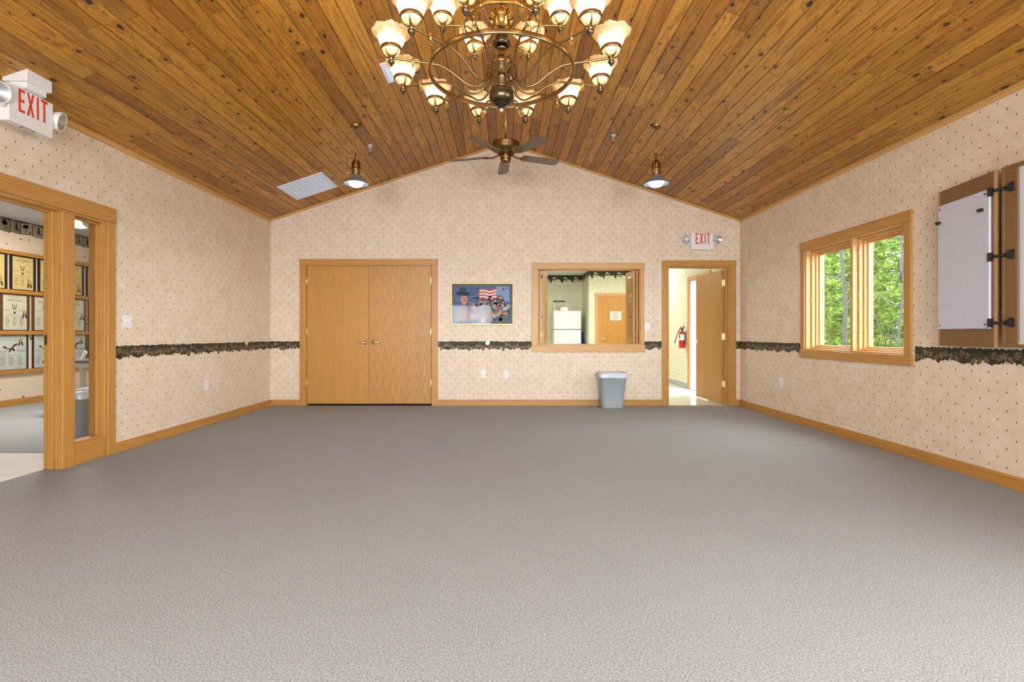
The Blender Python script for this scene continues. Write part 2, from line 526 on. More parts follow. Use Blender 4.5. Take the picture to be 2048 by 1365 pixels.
def leafmat(name, a, b, c):
    g = G(name); at = g.n('ShaderNodeVertexColor'); at.layer_name = 'Col'
    r = g.sep(at.outputs[0])
    col = g.ramp(r[0], [(0., lin(a)), (.55, lin(b)), (1., lin(c))])
    d = g.n('ShaderNodeBsdfDiffuse'); g.t.links.new(col, d.inputs[0])
    t = g.n('ShaderNodeBsdfTranslucent'); g.t.links.new(col, t.inputs[0])
    mx = g.n('ShaderNodeMixShader'); mx.inputs[0].default_value = .35
    g.t.links.new(d.outputs[0], mx.inputs[1]); g.t.links.new(t.outputs[0], mx.inputs[2])
    M[name] = g.shader(mx.outputs[0])
leafmat('needles', (46, 66, 28), (92, 118, 48), (144, 164, 80))
leafmat('autumn_leaves', (74, 58, 26), (86, 86, 40), (66, 86, 34))
def glass(name, tint=(1, 1, 1, 1), refl=1.0, rough=0.0):
    g = G(name)
    tr = g.n('ShaderNodeBsdfTransparent'); tr.inputs[0].default_value = tint
    gl = g.n('ShaderNodeBsdfGlossy'); gl.inputs['Roughness'].default_value = rough
    fr = g.n('ShaderNodeFresnel'); fr.inputs[0].default_value = 1.5
    mx = g.n('ShaderNodeMixShader')
    geo = g.n('ShaderNodeNewGeometry')
    front = g.m_('SUBTRACT', 1.0, geo.outputs['Backfacing'])
    g.t.links.new(g.m_('MULTIPLY', g.m_('MULTIPLY', fr.outputs[0], refl), front), mx.inputs[0])
    g.t.links.new(tr.outputs[0], mx.inputs[1]); g.t.links.new(gl.outputs[0], mx.inputs[2])
    M[name] = g.shader(mx.outputs[0])
glass('glass', (.97, .98, .97, 1))
glass('picture_glass', (.97, .98, .97, 1), .22, .04)
def shade():
    # frosted etched lamp glass: lit from inside by its bulb, textured body
    g = G('lamp_glass'); o = g.obj()
    f = g.noise(o, 55, 4, .7, 1.0)
    col = g.ramp(f, [(.38, lin((222, 192, 136))), (.62, lin((246, 234, 208)))])
    tl = g.n('ShaderNodeBsdfTranslucent'); g.t.links.new(col, tl.inputs[0])
    df = g.n('ShaderNodeBsdfDiffuse'); g.t.links.new(col, df.inputs[0])
    tr = g.n('ShaderNodeBsdfTransparent'); g.t.links.new(col, tr.inputs[0])
    gl = g.n('ShaderNodeBsdfGlossy'); gl.inputs['Roughness'].default_value = .3
    a = g.n('ShaderNodeMixShader'); a.inputs[0].default_value = .55
    g.t.links.new(tl.outputs[0], a.inputs[1]); g.t.links.new(df.outputs[0], a.inputs[2])
    b = g.n('ShaderNodeMixShader'); b.inputs[0].default_value = .12
    g.t.links.new(a.outputs[0], b.inputs[1]); g.t.links.new(tr.outputs[0], b.inputs[2])
    c = g.n('ShaderNodeMixShader'); c.inputs[0].default_value = .06
    g.t.links.new(b.outputs[0], c.inputs[1]); g.t.links.new(gl.outputs[0], c.inputs[2])
    M['lamp_glass'] = g.shader(c.outputs[0])
shade()
def glow(name, c, s):
    g = G(name); e = g.n('ShaderNodeEmission'); e.inputs[0].default_value = lin(c); e.inputs[1].default_value = s
    M[name] = g.shader(e.outputs[0])
glow('bulb_warm', (255, 232, 190), 9.0)
glow('lens_cool', (236, 246, 255), 12.0)
glow('lobby_bulb', (255, 244, 226), 8.0)

# ------------------------------------------------------------------ the room
XL, XL2, XR, XR2, YB, YB2, YF = -3.50, -3.64, 3.507, 3.66, 7.575, 7.72, -2.2
RIDGE, SL = 3.933, .3305
def cz(x): return RIDGE - SL*abs(x)
def bx(x): return (x-1010.0)/134.0                       # a point on the back wall
def bz(y): return HC + (669.0-y)/134.0
TH = math.atan(SL)
SLEN = 3.66/math.cos(TH)

b = MB(); b.box(XL2, XR+.1, YF-.1, YB+.03, -.12, 0); struct(b.build('floor', M['carpet']), 'grey brown speckled carpet covering the whole hall floor', 'floor')

# plank ceiling: every board a strip with eased edges, staggered joints
random.seed(4)
b = MB()
BW = .1195
for s in (-1, 1):
    nb = int(SLEN/BW)+1
    for i in range(nb):
        t0 = i*BW; t1 = min((i+1)*BW, SLEN)
        if t1-t0 < .02: continue
        y = YF - random.random()*1.6
        while y < YB:
            L = random.choice((.75, 1.2, 1.5, 1.8, 2.2, 2.7))*(.8+.4*random.random())
            a, e = max(y, YF), min(y+L, YB)
            if e-a > .03:
                c = (random.random(), random.random(), 0, 1)
                ou, ov = random.random()*40, random.random()*9
                ch, dp, g_ = .0045, .006, .0009
                def pt(t, yy, n):
                    return (s*(t*math.cos(TH)+n*math.sin(TH)), yy, RIDGE - t*math.sin(TH) + n*math.cos(TH))
                ts = [(t0+g_, dp), (t0+ch, 0), (t1-ch, 0), (t1-g_, dp)]
                for (ta, na), (tb, nb_) in zip(ts[:-1], ts[1:]):
                    q = [pt(ta, a+.0012, na), pt(ta, e-.0012, na), pt(tb, e-.0012, nb_), pt(tb, a+.0012, nb_)]
                    if s < 0: q = q[::-1]
                    uvv = [(a+ou, ta-t0+ov), (e+ou, ta-t0+ov), (e+ou, tb-t0+ov), (a+ou, tb-t0+ov)]
                    if s < 0: uvv = uvv[::-1]
                    b.poly(q, uvv, 0, c)
            y += L
    # dark roof slab behind the boards, added to stop light leaking between them
    q = [(0, RIDGE+.006), (s*3.66, cz(3.66)+.006), (s*3.66, cz(3.66)+.12), (0, RIDGE+.12)]
    b.prism(q, lambda a, c_, h: (a, h, c_), YF-.1, YB2+.02, mat=1)
ceil = struct(b.build('ceiling', [M['pine'], M['roof_dark']]), 'sloping knotty pine plank ceiling meeting at a ridge', 'ceiling')

def wall_x(name, x0, x1, y0, y1, top, holes, mat, label):
    """wall in a plane of constant x with rectangular holes (ya,yb,za,zb)"""
    b = MB()
    cuts = sorted(holes)
    y = y0
    for (a, c, za, zb) in cuts:
        if a > y: b.box(x0, x1, y, a, 0, top)
        if za > 0: b.box(x0, x1, a, c, 0, za)
        if zb < top: b.box(x0, x1, a, c, zb, top)
        y = c
    if y < y1: b.box(x0, x1, y, y1, 0, top)
    return struct(b.build(name, mat), label, 'wall')
def wall_y(name, y0, y1, x0, x1, top, holes, mat, label, gable=False):
    b = MB()
    x = x0
    for (a, c, za, zb) in sorted(holes):
        if a > x: b.box(x, a, y0, y1, 0, top)
        if za > 0: b.box(a, c, y0, y1, 0, za)
        if zb < top: b.box(a, c, y0, y1, zb, top)
        x = c
    if x < x1: b.box(x, x1, y0, y1, 0, top)
    if gable:
        b.prism([(x0, top), (x1, top), (x1, cz(x1)+.0), (0, RIDGE), (x0, cz(x0)+.0)], lambda a, c_, h: (a, h, c_), y0, y1)
    return struct(b.build(name, mat), label, 'wall')

DL, DR, DT = bx(613), bx(863), 2.098                       # double doors
EL, ER, ET = 2.43, 3.343, 2.082                            # exit door
PL, PR_, PB_, PT = bx(1076), bx(1280), bz(690.5), bz(538)  # serving hatch
WY0, WY1, WZ0, WZ1 = 4.445, 5.925, .885, 2.05              # right window
LY0, LYM0, LYM1, LY1 = 2.95, 4.0, 4.12, 4.455              # lobby doorway and its sidelight

wall_x('wall_left', XL2, XL, YF, YB2, cz(XL), [(LY0, LY1, 0, 2.055)], M['paper_left'], 'left wall with cream pine-sprig wallpaper and lobby doorway')
wall_x('wall_right', XR, XR2, YF, YB, cz(XR), [(WY0, WY1, WZ0, WZ1), (-.2, 1.3, WZ0, WZ1)], M['paper_right'], 'right wall with cream pine-sprig wallpaper around the garden window')
wall_y('wall_back', YB, YB2, XL, XR2, cz(3.66), [(DL-.012, DR+.012, 0, DT), (PL, PR_, PB_, PT), (EL, ER, 0, ET)], M['paper_back'], 'far gable wall with pale pine-sprig wallpaper', True)
wall_y('wall_rear', YF-.15, YF, XL2, XR2, cz(3.66), [(-2.0, -.5, WZ0, WZ1), (.5, 2.0, WZ0, WZ1)], M['paper_back'], 'rear gable wall behind the viewpoint', True)

# printed pinecone border, one flat strip per wall
def garland(fl, L, seed, z0=.832, z1=.968):
    rnd = random.Random(seed)
    n = int(L/.012)
    pts_t = [(i*L/n, z1 - .006 + rnd.uniform(-.009, .006)) for i in range(n+1)]
    pts_b = [(i*L/n, z0 + .026 + .014*math.sin(i*.33+seed) + rnd.uniform(-.012, .012)) for i in range(n+1)]
    for i in range(n):
        fl.poly([pts_b[i], pts_b[i+1], pts_t[i+1], pts_t[i]], rnd.choice(((52, 54, 34), (46, 46, 30), (64, 54, 36), (54, 62, 38))), 0)
    for i in range(int(L*700)):
        a = rnd.uniform(0, L); c = rnd.uniform(z0+.03, z1-.012); an = rnd.uniform(0, 2*PI); ln = rnd.uniform(.014, .032)
        da, db = math.cos(an)*ln, math.sin(an)*ln
        if c+db > z1+.004 or c+db < z0+.006 or not 0 < a+da < L: continue
        w = .0013
        fl.poly([(a-db/ln*w, c+da/ln*w), (a+db/ln*w, c-da/ln*w), (a+da, c+db)], rnd.choice(((70, 90, 48), (94, 114, 62), (56, 72, 42), (114, 130, 76), (44, 52, 34), (64, 56, 38))), 1)
    x = .02
    while x < L-.03:
        sc = rnd.uniform(.75, 1.15); cx = x; cy = rnd.uniform(z0+.030, z1-.046); rot = rnd.uniform(-.7, .7)
        rb, ra = .030*sc, .021*sc
        def P2(u, v): return (cx + u*math.cos(rot) - v*math.sin(rot), cy + u*math.sin(rot) + v*math.cos(rot))
        fl.poly([P2(ra*math.cos(2*PI*k/12), rb*math.sin(2*PI*k/12) - (rb*.35 if 7 < k < 11 else 0)) for k in range(12)], (58, 38, 26), 2)
        lay = 3
        for row in range(5):
            v = rb*(.72 - row*.36); half = ra*math.sqrt(max(.1, 1-(v/rb)**2))
            m = 4 if row in (1, 2, 3) else 3
            for k in range(m):
                u = half*(-.8 + 1.6*k/(m-1)); q = .0058*sc
                tip = rnd.choice(((214, 184, 148), (188, 150, 114), (230, 206, 174), (160, 118, 84)))
                fl.poly([P2(u-q, v+q*.2), P2(u, v-q*.9), P2(u+q, v+q*.2), P2(u, v+q*.55)], tip, 3)
                fl.poly([P2(u-q*.7, v+q*.1), P2(u, v-q*.45), P2(u+q*.7, v+q*.1), P2(u, v+q*.35)], (92, 62, 42), 4)
        x += rnd.uniform(.034, .056)
    for i in range(int(L*9)):
        a = rnd.uniform(.01, L-.01); fl.ell(a, z0+rnd.uniform(.004, .03), .003, .003, (120, 34, 30), 4, 6)
def border(name, fn, L, seed, label):
    fl = Flat(fn, .00012); garland(fl, L, seed)
    return struct(fl.build(name), label, 'wallpaper border')
border('trim_1', lambda a, c, h: (XL+.0006+h, LY1+.09+a, c), YB-LY1-.09, 3, 'printed pinecone border on the left wall')
border('trim_2', lambda a, c, h: (XL+a, YB-.0006-h, c), bx(600)-XL, 5, 'short pinecone border between the corner and double doors')
border('trim_3', lambda a, c, h: (bx(876)+a, YB-.0006-h, c), bx(1063)-bx(876), 7, 'pinecone border under the framed picture')
border('trim_4', lambda a, c, h: (bx(1289)+a, YB-.0006-h, c), bx(1323)-bx(1289), 9, 'short pinecone border between hatch and open door')
border('trim_5', lambda a, c, h: (bx(1471.5)+a, YB-.0006-h, c), XR-bx(1471.5), 11, 'sliver of pinecone border right of the open door')
border('trim_6', lambda a, c, h: (XR-.0006-h, YB-a, c), YB-6.01, 13, 'pinecone border on right wall beyond the window')
border('trim_7', lambda a, c, h: (XR-.0006-h, 4.34-a, c), 4.34-1.5, 17, 'pinecone border below the whiteboard cabinet')

# wooden trims
def wood(name, boxes, label, cat='trim', mat='oak', bev=.003, parent=None):
    b = MB()
    for q in boxes: b.box(*q[:6], g=q[6])
    o = b.build(name, M[mat], parent, bev)
    if label: struct(o, label, cat)
    return o
BH, BT = .092, .013
wood('baseboard_left', [(XL, XL+BT, LY1+.09, YB, 0, BH, 'y')], 'oak baseboard along the left wall', 'baseboard')
wood('baseboard_right', [(XR-BT, XR, YF, YB, 0, BH, 'y')], 'oak baseboard along the right wall', 'baseboard')
wood('baseboard_back', [(XL+BT, bx(600), YB-BT, YB, 0, BH, 'x'), (bx(876), bx(1323.4), YB-BT, YB, 0, BH, 'x'), (bx(1471.5), XR-BT, YB-BT, YB, 0, BH, 'x')], 'oak baseboard along the far wall', 'baseboard')
wood('baseboard_front', [(XL, XL+BT, YF, LY0-.09, 0, BH, 'y')], 'oak baseboard on the near part of left wall', 'baseboard')
for nm, s, lab in (('trim_8', -1, 'wood strip where left wall meets ceiling'), ('trim_9', 1, 'wood strip where right wall meets ceiling')):
    x0 = XL if s < 0 else XR
    b = MB(); q = [(x0, cz(x0)+.0), (x0-s*.02, cz(x0-s*.02)), (x0-s*.02, cz(x0)-.03), (x0, cz(x0)-.045)]
    b.prism(q, lambda a, c_, h: (a, h, c_), YF, YB, g=0)
    # uv along y for the grain
    struct(b.build(nm, M['oak_light'], None, .002), lab, 'trim')
for nm, s, lab in (('trim_10', -1, 'wood strip along the left slope of the far gable'), ('trim_11', 1, 'wood strip along the right slope of the far gable')):
    b = MB(); x1 = s*3.5
    b.prism([(0, RIDGE), (x1, cz(x1)), (x1, cz(x1)-.03), (0, RIDGE-.03)], lambda a, c_, h: (a, h, c_), YB-.022, YB)
    struct(b.build(nm, M['oak_light'], None, .002), lab, 'trim')

# ---- lever handle used on the doors (axis points out of the door along -y; arm along dx)
def lever(parent, x, y, z, dx, mat='bright_brass', face=-1, scale=1.0, axis='y'):
    b = MB()
    k = scale
    def T(a, d, c):                                       # a along the door, d away from it, c up
        return (x+a, y+face*d, z+c) if axis == 'y' else (x+face*d, y+a, z+c)
    rings = [(.033*k, 0), (.034*k, .006*k), (.028*k, .013*k), (.016*k, .017*k), (.013*k, .04*k), (.015*k, .052*k), (0, .055*k)]
    n = 20
    R_ = []
    for r, d in rings:
        R_.append([b.P(T(r*math.cos(2*PI*q/n), d, r*math.sin(2*PI*q/n))) for q in range(n)])
    for A, B in zip(R_[:-1], R_[1:]):
        for q in range(n): b.face([A[q], A[(q+1) % n], B[(q+1) % n], B[q]], smooth=True)
    b.tube([T(0, .045*k, 0), T(dx*.02*k, .049*k, .001), T(dx*.05*k, .05*k, .006*k), T(dx*.085*k, .047*k, .003*k), T(dx*.115*k, .04*k, -.004*k)], [.011*k, .011*k, .009*k, .0085*k, .006*k], 10)
    return b.build('lever_handle', M[mat], parent)
def butt_hinge(parent, x, y, z, axis='y'):
    b = MB()
    b.lathe([(0, -.05), (.0065, -.05), (.0065, .05), (0, .05)], 10, (x, y, z))
    b.ball((x, y, z+.053), .006, 8); b.ball((x, y, z-.053), .006, 8)
    if axis == 'y': b.box(x-.012, x+.012, y, y+.003, z-.048, z+.048)
    else: b.box(x-.018, x+.018, y-.002, y+.004, z-.048, z+.048)
    return b.build('hinge', M['bright_brass'], parent)

def casing(parent, x0, x1, o0, o1, zt, ztop, yf=YB, t=.018, z0=0.0, name='casing'):
    """flat oak casing on the back wall round an opening x0..x1; outer edges o0,o1"""
    for q in ((o0, x0, yf-t, yf, z0, zt, 'z'), (x1, o1, yf-t, yf, z0, zt, 'z'), (o0-.003, o1+.003, yf-t-.004, yf, zt, ztop, 'x')):
        b = MB(); b.box(*q[:6], g=q[6]); b.build(name, M['oak'], parent, .003)

# ---- door_1: closed pair of veneered doors
d1 = thing('door_1', (bx(737.6), YB, 0), 'closed pair of flush oak doors with brass levers', 'door', kind='structure')
casing(d1, DL-.002, DR+.004, bx(600), bx(875.7), DT, bz(518.6))
b = MB(); b.box(DL-.012, DL, YB, YB2, 0, DT); b.box(DR, DR+.012, YB, YB2, 0, DT); b.box(DL, DR, YB, YB2, DT-.01, DT, 'x'); b.build('jamb', M['oak'], d1)
b = MB(); b.box(DL-.01, DR+.01, YB2-.03, YB2, 0, DT, mat=0); b.box(DL, DR, YB+.01, YB2, -.002, .002); b.build('dark_gap', M['dark_gap'], d1)  # near-black sheet behind the leaves, added to stop light leaking in
xm = bx(737.6)
for (a, c, mt, hx, dx, hg, lab) in ((DL+.003, xm-.0015, 'oak_veneer', bx(730), -1, DL+.001, None), (xm+.0015, DR-.004, 'oak_arched', bx(746), 1, DR-.001, 'door leaf with arched wood figure')):
    lb = MB(); lb.box(a, c, YB+.004, YB+.048, .028, bz(532.6)); lf = lb.build('door_leaf', M[mt], d1, .002)
    if lab: lf['label'] = lab
    lever(lf, hx, YB+.004, bz(685.5), dx)
    for z in (bz(562), bz(664), bz(766)): butt_hinge(lf, hg, YB-.004, z)

# ---- door_2: open door to the kitchen hall
d2 = thing('door_2', ((EL+ER)/2, YB, 0), 'open flush oak door leading into the bright kitchen hall', 'door', kind='structure')
casing(d2, EL, ER, bx(1323.6), bx(1471.5), ET, bz(521.5))
b = MB()
b.box(EL-.001, EL+.014, YB, YB2, 0, ET-.014); b.box(ER-.014, ER+.001, YB, YB2, 0, ET-.014); b.box(EL, ER, YB, YB2, ET-.014, ET+.001, 'x')
b.box(EL+.014, EL+.026, YB+.03, YB+.075, 0, ET-.014); b.box(ER-.026, ER-.014, YB+.03, YB+.075, 0, ET-.014); b.box(EL+.014, ER-.014, YB+.03, YB+.075, ET-.026, ET-.014, 'x')
b.build('jamb', M['oak'], d2, .002)
lb = MB(); lb.M = Matrix.Translation((3.333, YB2+.012, 0)) @ Matrix.Rotation(R(3.2), 4, 'Z')
lb.box(-.044, 0, 0, .885, .015, 2.045); lf = lb.build('door_leaf', M['oak_veneer'], d2, .002)
hb = MB()
lever(lf, 3.333-.044-.047, YB2+.012+.82, .945, -1, axis='x', face=-1)
for z in (1.85, 1.03, .31):
    b = MB(); x, y = 3.342, YB2+.006
    b.lathe([(0, -.05), (.007, -.05), (.007, .05), (0, .05)], 10, (x-.012, y-.004, z))
    b.box(x-.048, x-.014, y+.0035, y+.0065, z-.048, z+.048); b.box(x-.016, x-.0125, y-.04, y, z-.048, z+.048)
    b.build('hinge', M['bright_brass'], d2)
b = MB(); b.box(EL+.0135, EL+.0155, YB+.02, YB+.05, .9, 1.0); b.build('strike_plate', M['bright_brass'], d2)

# ---- window_2: serving hatch with folding shutters
w2 = thing('window_2', ((PL+PR_)/2, YB, PB_), 'oak framed serving hatch with folding panelled shutters opened to the kitchen', 'serving hatch', kind='structure')
ol, orr = bx(1064), bx(1288.5)
for q in ((ol, PL, YB-.018, YB, PB_, PT, 'z'), (PR_, orr, YB-.018, YB, PB_, PT, 'z'), (ol-.004, orr+.006, YB-.022, YB, PT, bz(526), 'x'), (ol-.004, orr+.006, YB-.022, YB, bz(704.5), PB_, 'x')):
    b = MB(); b.box(*q[:6], g=q[6]); b.build('casing', M['oak_light'], w2, .003)
b = MB(); b.box(PL-.001, PL+.015, YB, YB2, PB_, PT); b.box(PR_-.015, PR_+.001, YB, YB2, PB_, PT); b.box(PL, PR_, YB, YB2, PT-.015, PT+.001, 'x'); b.build('jamb', M['oak'], w2, .002)
b = MB(); b.box(PL-.001, PR_+.001, YB-.005, YB2+.06, PB_-.001, PB_+.012, 'x'); b.build('sill', M['oak_light'], w2, .004)
def shutter(px, py, ang, label=None, knob=True, mat='oak_light'):
    """panelled leaf hinged at px,py, running towards +y, turned ang about z; panels on the -x face"""
    Mx = Matrix.Translation((px, py, 0)) @ Matrix.Rotation(ang, 4, 'Z')
    w, z0, z1, t = .36, PB_+.016, PT-.02, .026
    b = MB(); b.M = Mx
    st = .052
    b.box(-t, 0, 0, st, z0, z1); b.box(-t, 0, w-st, w, z0, z1)
    zr = [(z0, z0+.085), (z1-.42, z1-.34), (z1-.055, z1)]
    for a, c in zr: b.box(-t, 0, st, w-st, a, c, 'y')
    o = b.build('shutter', M[mat], w2, .003)
    b = MB(); b.M = Mx
    for a, c in ((z0+.085, z1-.42), (z1-.34, z1-.055)):
        b.box(-t*.72, -t*.28, st, w-st, a, c)
        y0, y1, m = st+.008, w-st-.008, .035
        p = [(y0, a+.008), (y1, a+.008), (y1, c-.008), (y0, c-.008)]; q = [(y0+m, a+.008+m), (y1-m, a+.008+m), (y1-m, c-.008-m), (y0+m, c-.008-m)]
        A = [b.P((-t*.75, u, v)) for u, v in p]; B = [b.P((-t*1.02, u, v)) for u, v in q]
        b.face(B, [(v, u) for u, v in q])
        for k in range(4): b.face([A[k], A[(k+1) % 4], B[(k+1) % 4], B[k]], [(p[k][1], p[k][0]), (p[(k+1) % 4][1], p[(k+1) % 4][0]), (q[(k+1) % 4][1], q[(k+1) % 4][0]), (q[k][1], q[k][0])])
    b.build('panel', M['oak'], o, 0)
    if knob:
        b = MB(); b.M = Mx
        b.lathe([(.006, 0), (.006, .012), (.013, .02), (.012, .028), (0, .031)], 12, (0, 0, 0), axis='x') if False else None
        b.ball((-t-.02, .09, bz(634)), .012, 12); b.tube([(-t, .09, bz(634)), (-t-.02, .09, bz(634))], .005, 8)
        b.build('knob', M['antique_brass'], o)
    return o
shutter(PR_-.018, YB+.05, R(1.0), knob=False)
shutter(PR_-.056, YB+.06, R(5.5))
shutter(PL+.05, YB+.05, R(0.0), knob=False)
shutter(PL+.095, YB+.06, R(-13.5))
for x in (PL+.055, PR_-.05):
    for z in (bz(560), bz(671)):
        b = MB(); b.lathe([(0, -.03), (.005, -.03), (.005, .03), (0, .03)], 8, (x, YB+.046, z)); b.box(x-.012, x+.012, YB+.047, YB+.050, z-.028, z+.028); b.build('hinge', M['antique_brass'], w2)
b = MB(); b.box(PR_-.09, PR_-.03, YB+.01, YB+.03, PB_+.012, PB_+.02); b.build('catch', M['antique_brass'], w2)

# ---- door_3: lobby doorway with glazed sidelight
d3 = thing('door_3', (XL, (LY0+LY1)/2, 0), 'oak framed lobby doorway with a narrow glazed sidelight', 'door', kind='structure')
for q in ((XL, XL+.018, LY1, LY1+.088, 0, 2.055, 'z'), (XL, XL+.018, LY0-.088, LY0, 0, 2.055, 'z'), (XL, XL+.024, LY0-.092, LY1+.092, 2.055, 2.185, 'y')):
    b = MB(); b.box(*q[:6], g=q[6]); b.build('casing', M['oak'], d3, .004)
b = MB()
b.box(XL2, XL+.001, LY0-.001, LY0+.018, 0, 2.04); b.box(XL2, XL+.001, LY1-.018, LY1+.001, 0, 2.04); b.box(XL2, XL+.001, LY0, LY1, 2.037, 2.056, 'y')
b.box(XL-.105, XL-.06, LY0, LYM0, 2.02, 2.037, 'y')
b.build('jamb', M['oak'], d3, .003)
b = MB(); b.box(XL2, XL+.012, LYM0, LYM1, 0, 2.037); b.box(XL-.098, XL-.052, LYM0-.014, LYM0, 0, 2.037); mu = b.build('mullion', M['oak'], d3, .005)
b = MB(); b.box(XL2+.012, XL2+.05, LYM0-.0025, LYM0+.001, bz(0)*0+.985, 1.06); b.build('strike_plate', M['antique_brass'], mu)
b = MB(); b.box(XL-.11, XL+.006, LYM1, LY1-.018, 0, .172, 'y'); b.box(XL-.10, XL-.012, LYM1, LY1-.018, .172, .188, 'y'); b.build('bottom_panel', M['oak'], d3, .004)
b = MB()
for (ya, yb) in ((LYM1, LYM1+.014), (LY1-.032, LY1-.018)): b.box(XL-.075, XL-.05, ya, yb, .188, 2.037)
b.box(XL-.075, XL-.05, LYM1, LY1-.018, 2.02, 2.037, 'y')
b.build('glazing_bead', M['oak'], d3, .002)
b = MB(); b.box(XL-.085, XL-.080, LYM1, LY1-.018, .18, 2.037); b.build('pane', M['glass'], d3)

# ---- window_1: twin casement window in the right wall
w1 = thing('window_1', (XR, (WY0+WY1)/2, WZ0), 'oak twin casement window with view of green pines', 'window', kind='structure')
for q in ((XR-.018, XR, WY1, WY1+.075, WZ0, WZ1, 'z'), (XR-.018, XR, WY0-.078, WY0, WZ0, WZ1, 'z'), (XR-.024, XR, WY0-.09, WY1+.085, WZ1, WZ1+.092, 'y'), (XR-.024, XR, WY0-.09, WY1+.085, WZ0-.09, WZ0, 'y')):
    b = MB(); b.box(*q[:6], g=q[6]); b.build('casing', M['oak'], w1, .004)
b = MB()
for q in ((XR, XR2+.06, WY0-.001, WY0+.016, WZ0, WZ1, 'z'), (XR, XR2+.06, WY1-.016, WY1+.001, WZ0, WZ1, 'z'), (XR, XR2+.06, WY0, WY1, WZ1-.016, WZ1+.001, 'y'), (XR, XR2+.06, WY0, WY1, WZ0-.001, WZ0+.016, 'y')): b.box(*q[:6], g=q[6])
ym = (WY0+WY1)/2-.04
b.box(XR+.004, XR2+.06, ym-.022, ym+.022, WZ0, WZ1)
b.build('jamb', M['oak_light'], w1, .003)
for (ya, yb) in ((WY0+.016, ym-.022), (ym+.022, WY1-.016)):
    za, zb = WZ0+.016, WZ1-.016
    b = MB()
    for k, (xa, w) in enumerate(((XR+.055, .02), (XR+.095, .036), (XR+.125, .052))):      # stepped stops and sash
        xb = xa+.045
        b.box(xa, xb, ya, ya+w, za, zb); b.box(xa, xb, yb-w, yb, za, zb); b.box(xa, xb, ya+w, yb-w, zb-w, zb, 'y'); b.box(xa, xb, ya+w, yb-w, za, za+w*.8, 'y')
    sh = b.build('sash', M['oak_light'], w1, .003)
    b = MB(); b.box(XR+.15, XR+.155, ya+.045, yb-.045, za+.03, zb-.045); b.build('pane', M['glass'], sh)
    b = MB()
    for z in (za+.15, (za+zb)/2, zb-.15): b.ball((XR+.052, yb-.016, z), .006, 8)
    b.build('screen_pin', M['white_plastic'], sh)
# plain frames of the windows behind the viewpoint
for i, (x0, x1) in enumerate(((-2.0, -.5), (.5, 2.0))):
    b = MB()
    for q in ((x0-.08, x0, YF, YF+.018, WZ0-.09, WZ1+.09, 'z'), (x1, x1+.08, YF, YF+.018, WZ0-.09, WZ1+.09, 'z'), (x0, x1, YF, YF+.018, WZ1, WZ1+.09, 'x'), (x0, x1, YF, YF+.018, WZ0-.09, WZ0, 'x'), ((x0+x1)/2-.035, (x0+x1)/2+.035, YF-.1, YF, WZ0, WZ1, 'z')): b.box(*q[:6], g=q[6])
    struct(b.build('window_%d' % (3+i), M['oak'], None, .003), 'oak window frame in the rear wall', 'window')
b = MB()
for q in ((XR-.018, XR, -.28, -.2, WZ0-.09, WZ1+.09, 'z'), (XR-.018, XR, 1.3, 1.38, WZ0-.09, WZ1+.09, 'z'), (XR-.018, XR, -.2, 1.3, WZ1, WZ1+.09, 'y'), (XR-.018, XR, -.2, 1.3, WZ0-.09, WZ0, 'y'), (XR, XR+.1, .52, .58, WZ0, WZ1, 'z')): b.box(*q[:6], g=q[6])
struct(b.build('window_5', M['oak'], None, .003), 'oak window frame in the right wall beside the viewpoint', 'window')

# ------------------------------------------------------------------ kitchen beyond the far wall
KX0, KX1, KY1, KZ = -1.2, 3.58, 14.1, 2.706
b = MB(); b.box(KX0, KX1+.15, YB+.03, KY1+.1, -.12, -.001); struct(b.build('floor_kitchen', M['vinyl_floor']), 'pale shiny vinyl floor of the kitchen hall', 'floor')
b = MB(); b.box(KX0, KX1+.15, YB2, KY1+.1, KZ, KZ+.1); struct(b.build('ceiling_kitchen', M['kitchen_ceiling']), 'white kitchen ceiling', 'ceiling')
HY0, HY1 = 8.92, 9.82
wall_x('wall_kitchen_right', KX1, KX1+.15, YB2, KY1+.1, KZ, [(HY0, HY1, 0, 2.1)], M['paper_kitchen'], 'sprigged hall wall with fire extinguisher')
wall_x('wall_kitchen_left', KX0-.1, KX0, YB2, KY1, KZ, [], M['paper_kitchen'], 'left kitchen wall')
wall_y('wall_kitchen_far', KY1, KY1+.1, KX0, 2.15, KZ, [], M['paper_kitchen'], 'sprigged kitchen wall behind the refrigerator')
KD0 = 2.395
wall_y('wall_kitchen_near', 13.0, KY1+.1, 2.15, KX1, KZ, [], M['paper_kitchen'], 'sprigged wall around the kitchen door')
# swag border
def swag(name, fn, L, seed, label):
    rnd = random.Random(seed); fl = Flat(fn, .0006)
    n = int(L/.05)
    fl.poly([(0, KZ)] + [(L, KZ)] + [(L-i*L/n, KZ-.11-.03*rnd.random()) for i in range(n+1)], (58, 66, 46), 0)
    x = 0
    while x < L:
        for k in range(9):
            fl.ell(x+rnd.uniform(0, .28), KZ-rnd.uniform(.02, .17), .03, .014, rnd.choice(((52, 62, 40), (78, 88, 58), (44, 48, 36), (98, 104, 76))), 1, 7, rnd.uniform(0, 3))
        fl.poly([(x+.02, KZ-.1), (x+.12, KZ-.1), (x+.09, KZ-.235)], (70, 78, 54), 1)
        fl.ell(x+.16, KZ-.075, .032, .026, (236, 232, 222), 2, 9); fl.ell(x+.215, KZ-.09, .02, .018, (226, 196, 190), 2, 8)
        x += .3
    return struct(fl.build(name), label, 'wallpaper border')
swag('trim_12', lambda a, c, h: (KX0+a, KY1-.001-h, c), 2.15-KX0, 1, 'leafy swag border above the refrigerator')
swag('trim_13', lambda a, c, h: (2.15-.001-h, 13.0+a, c), 1.1, 2, 'leafy swag border on the kitchen corner return')
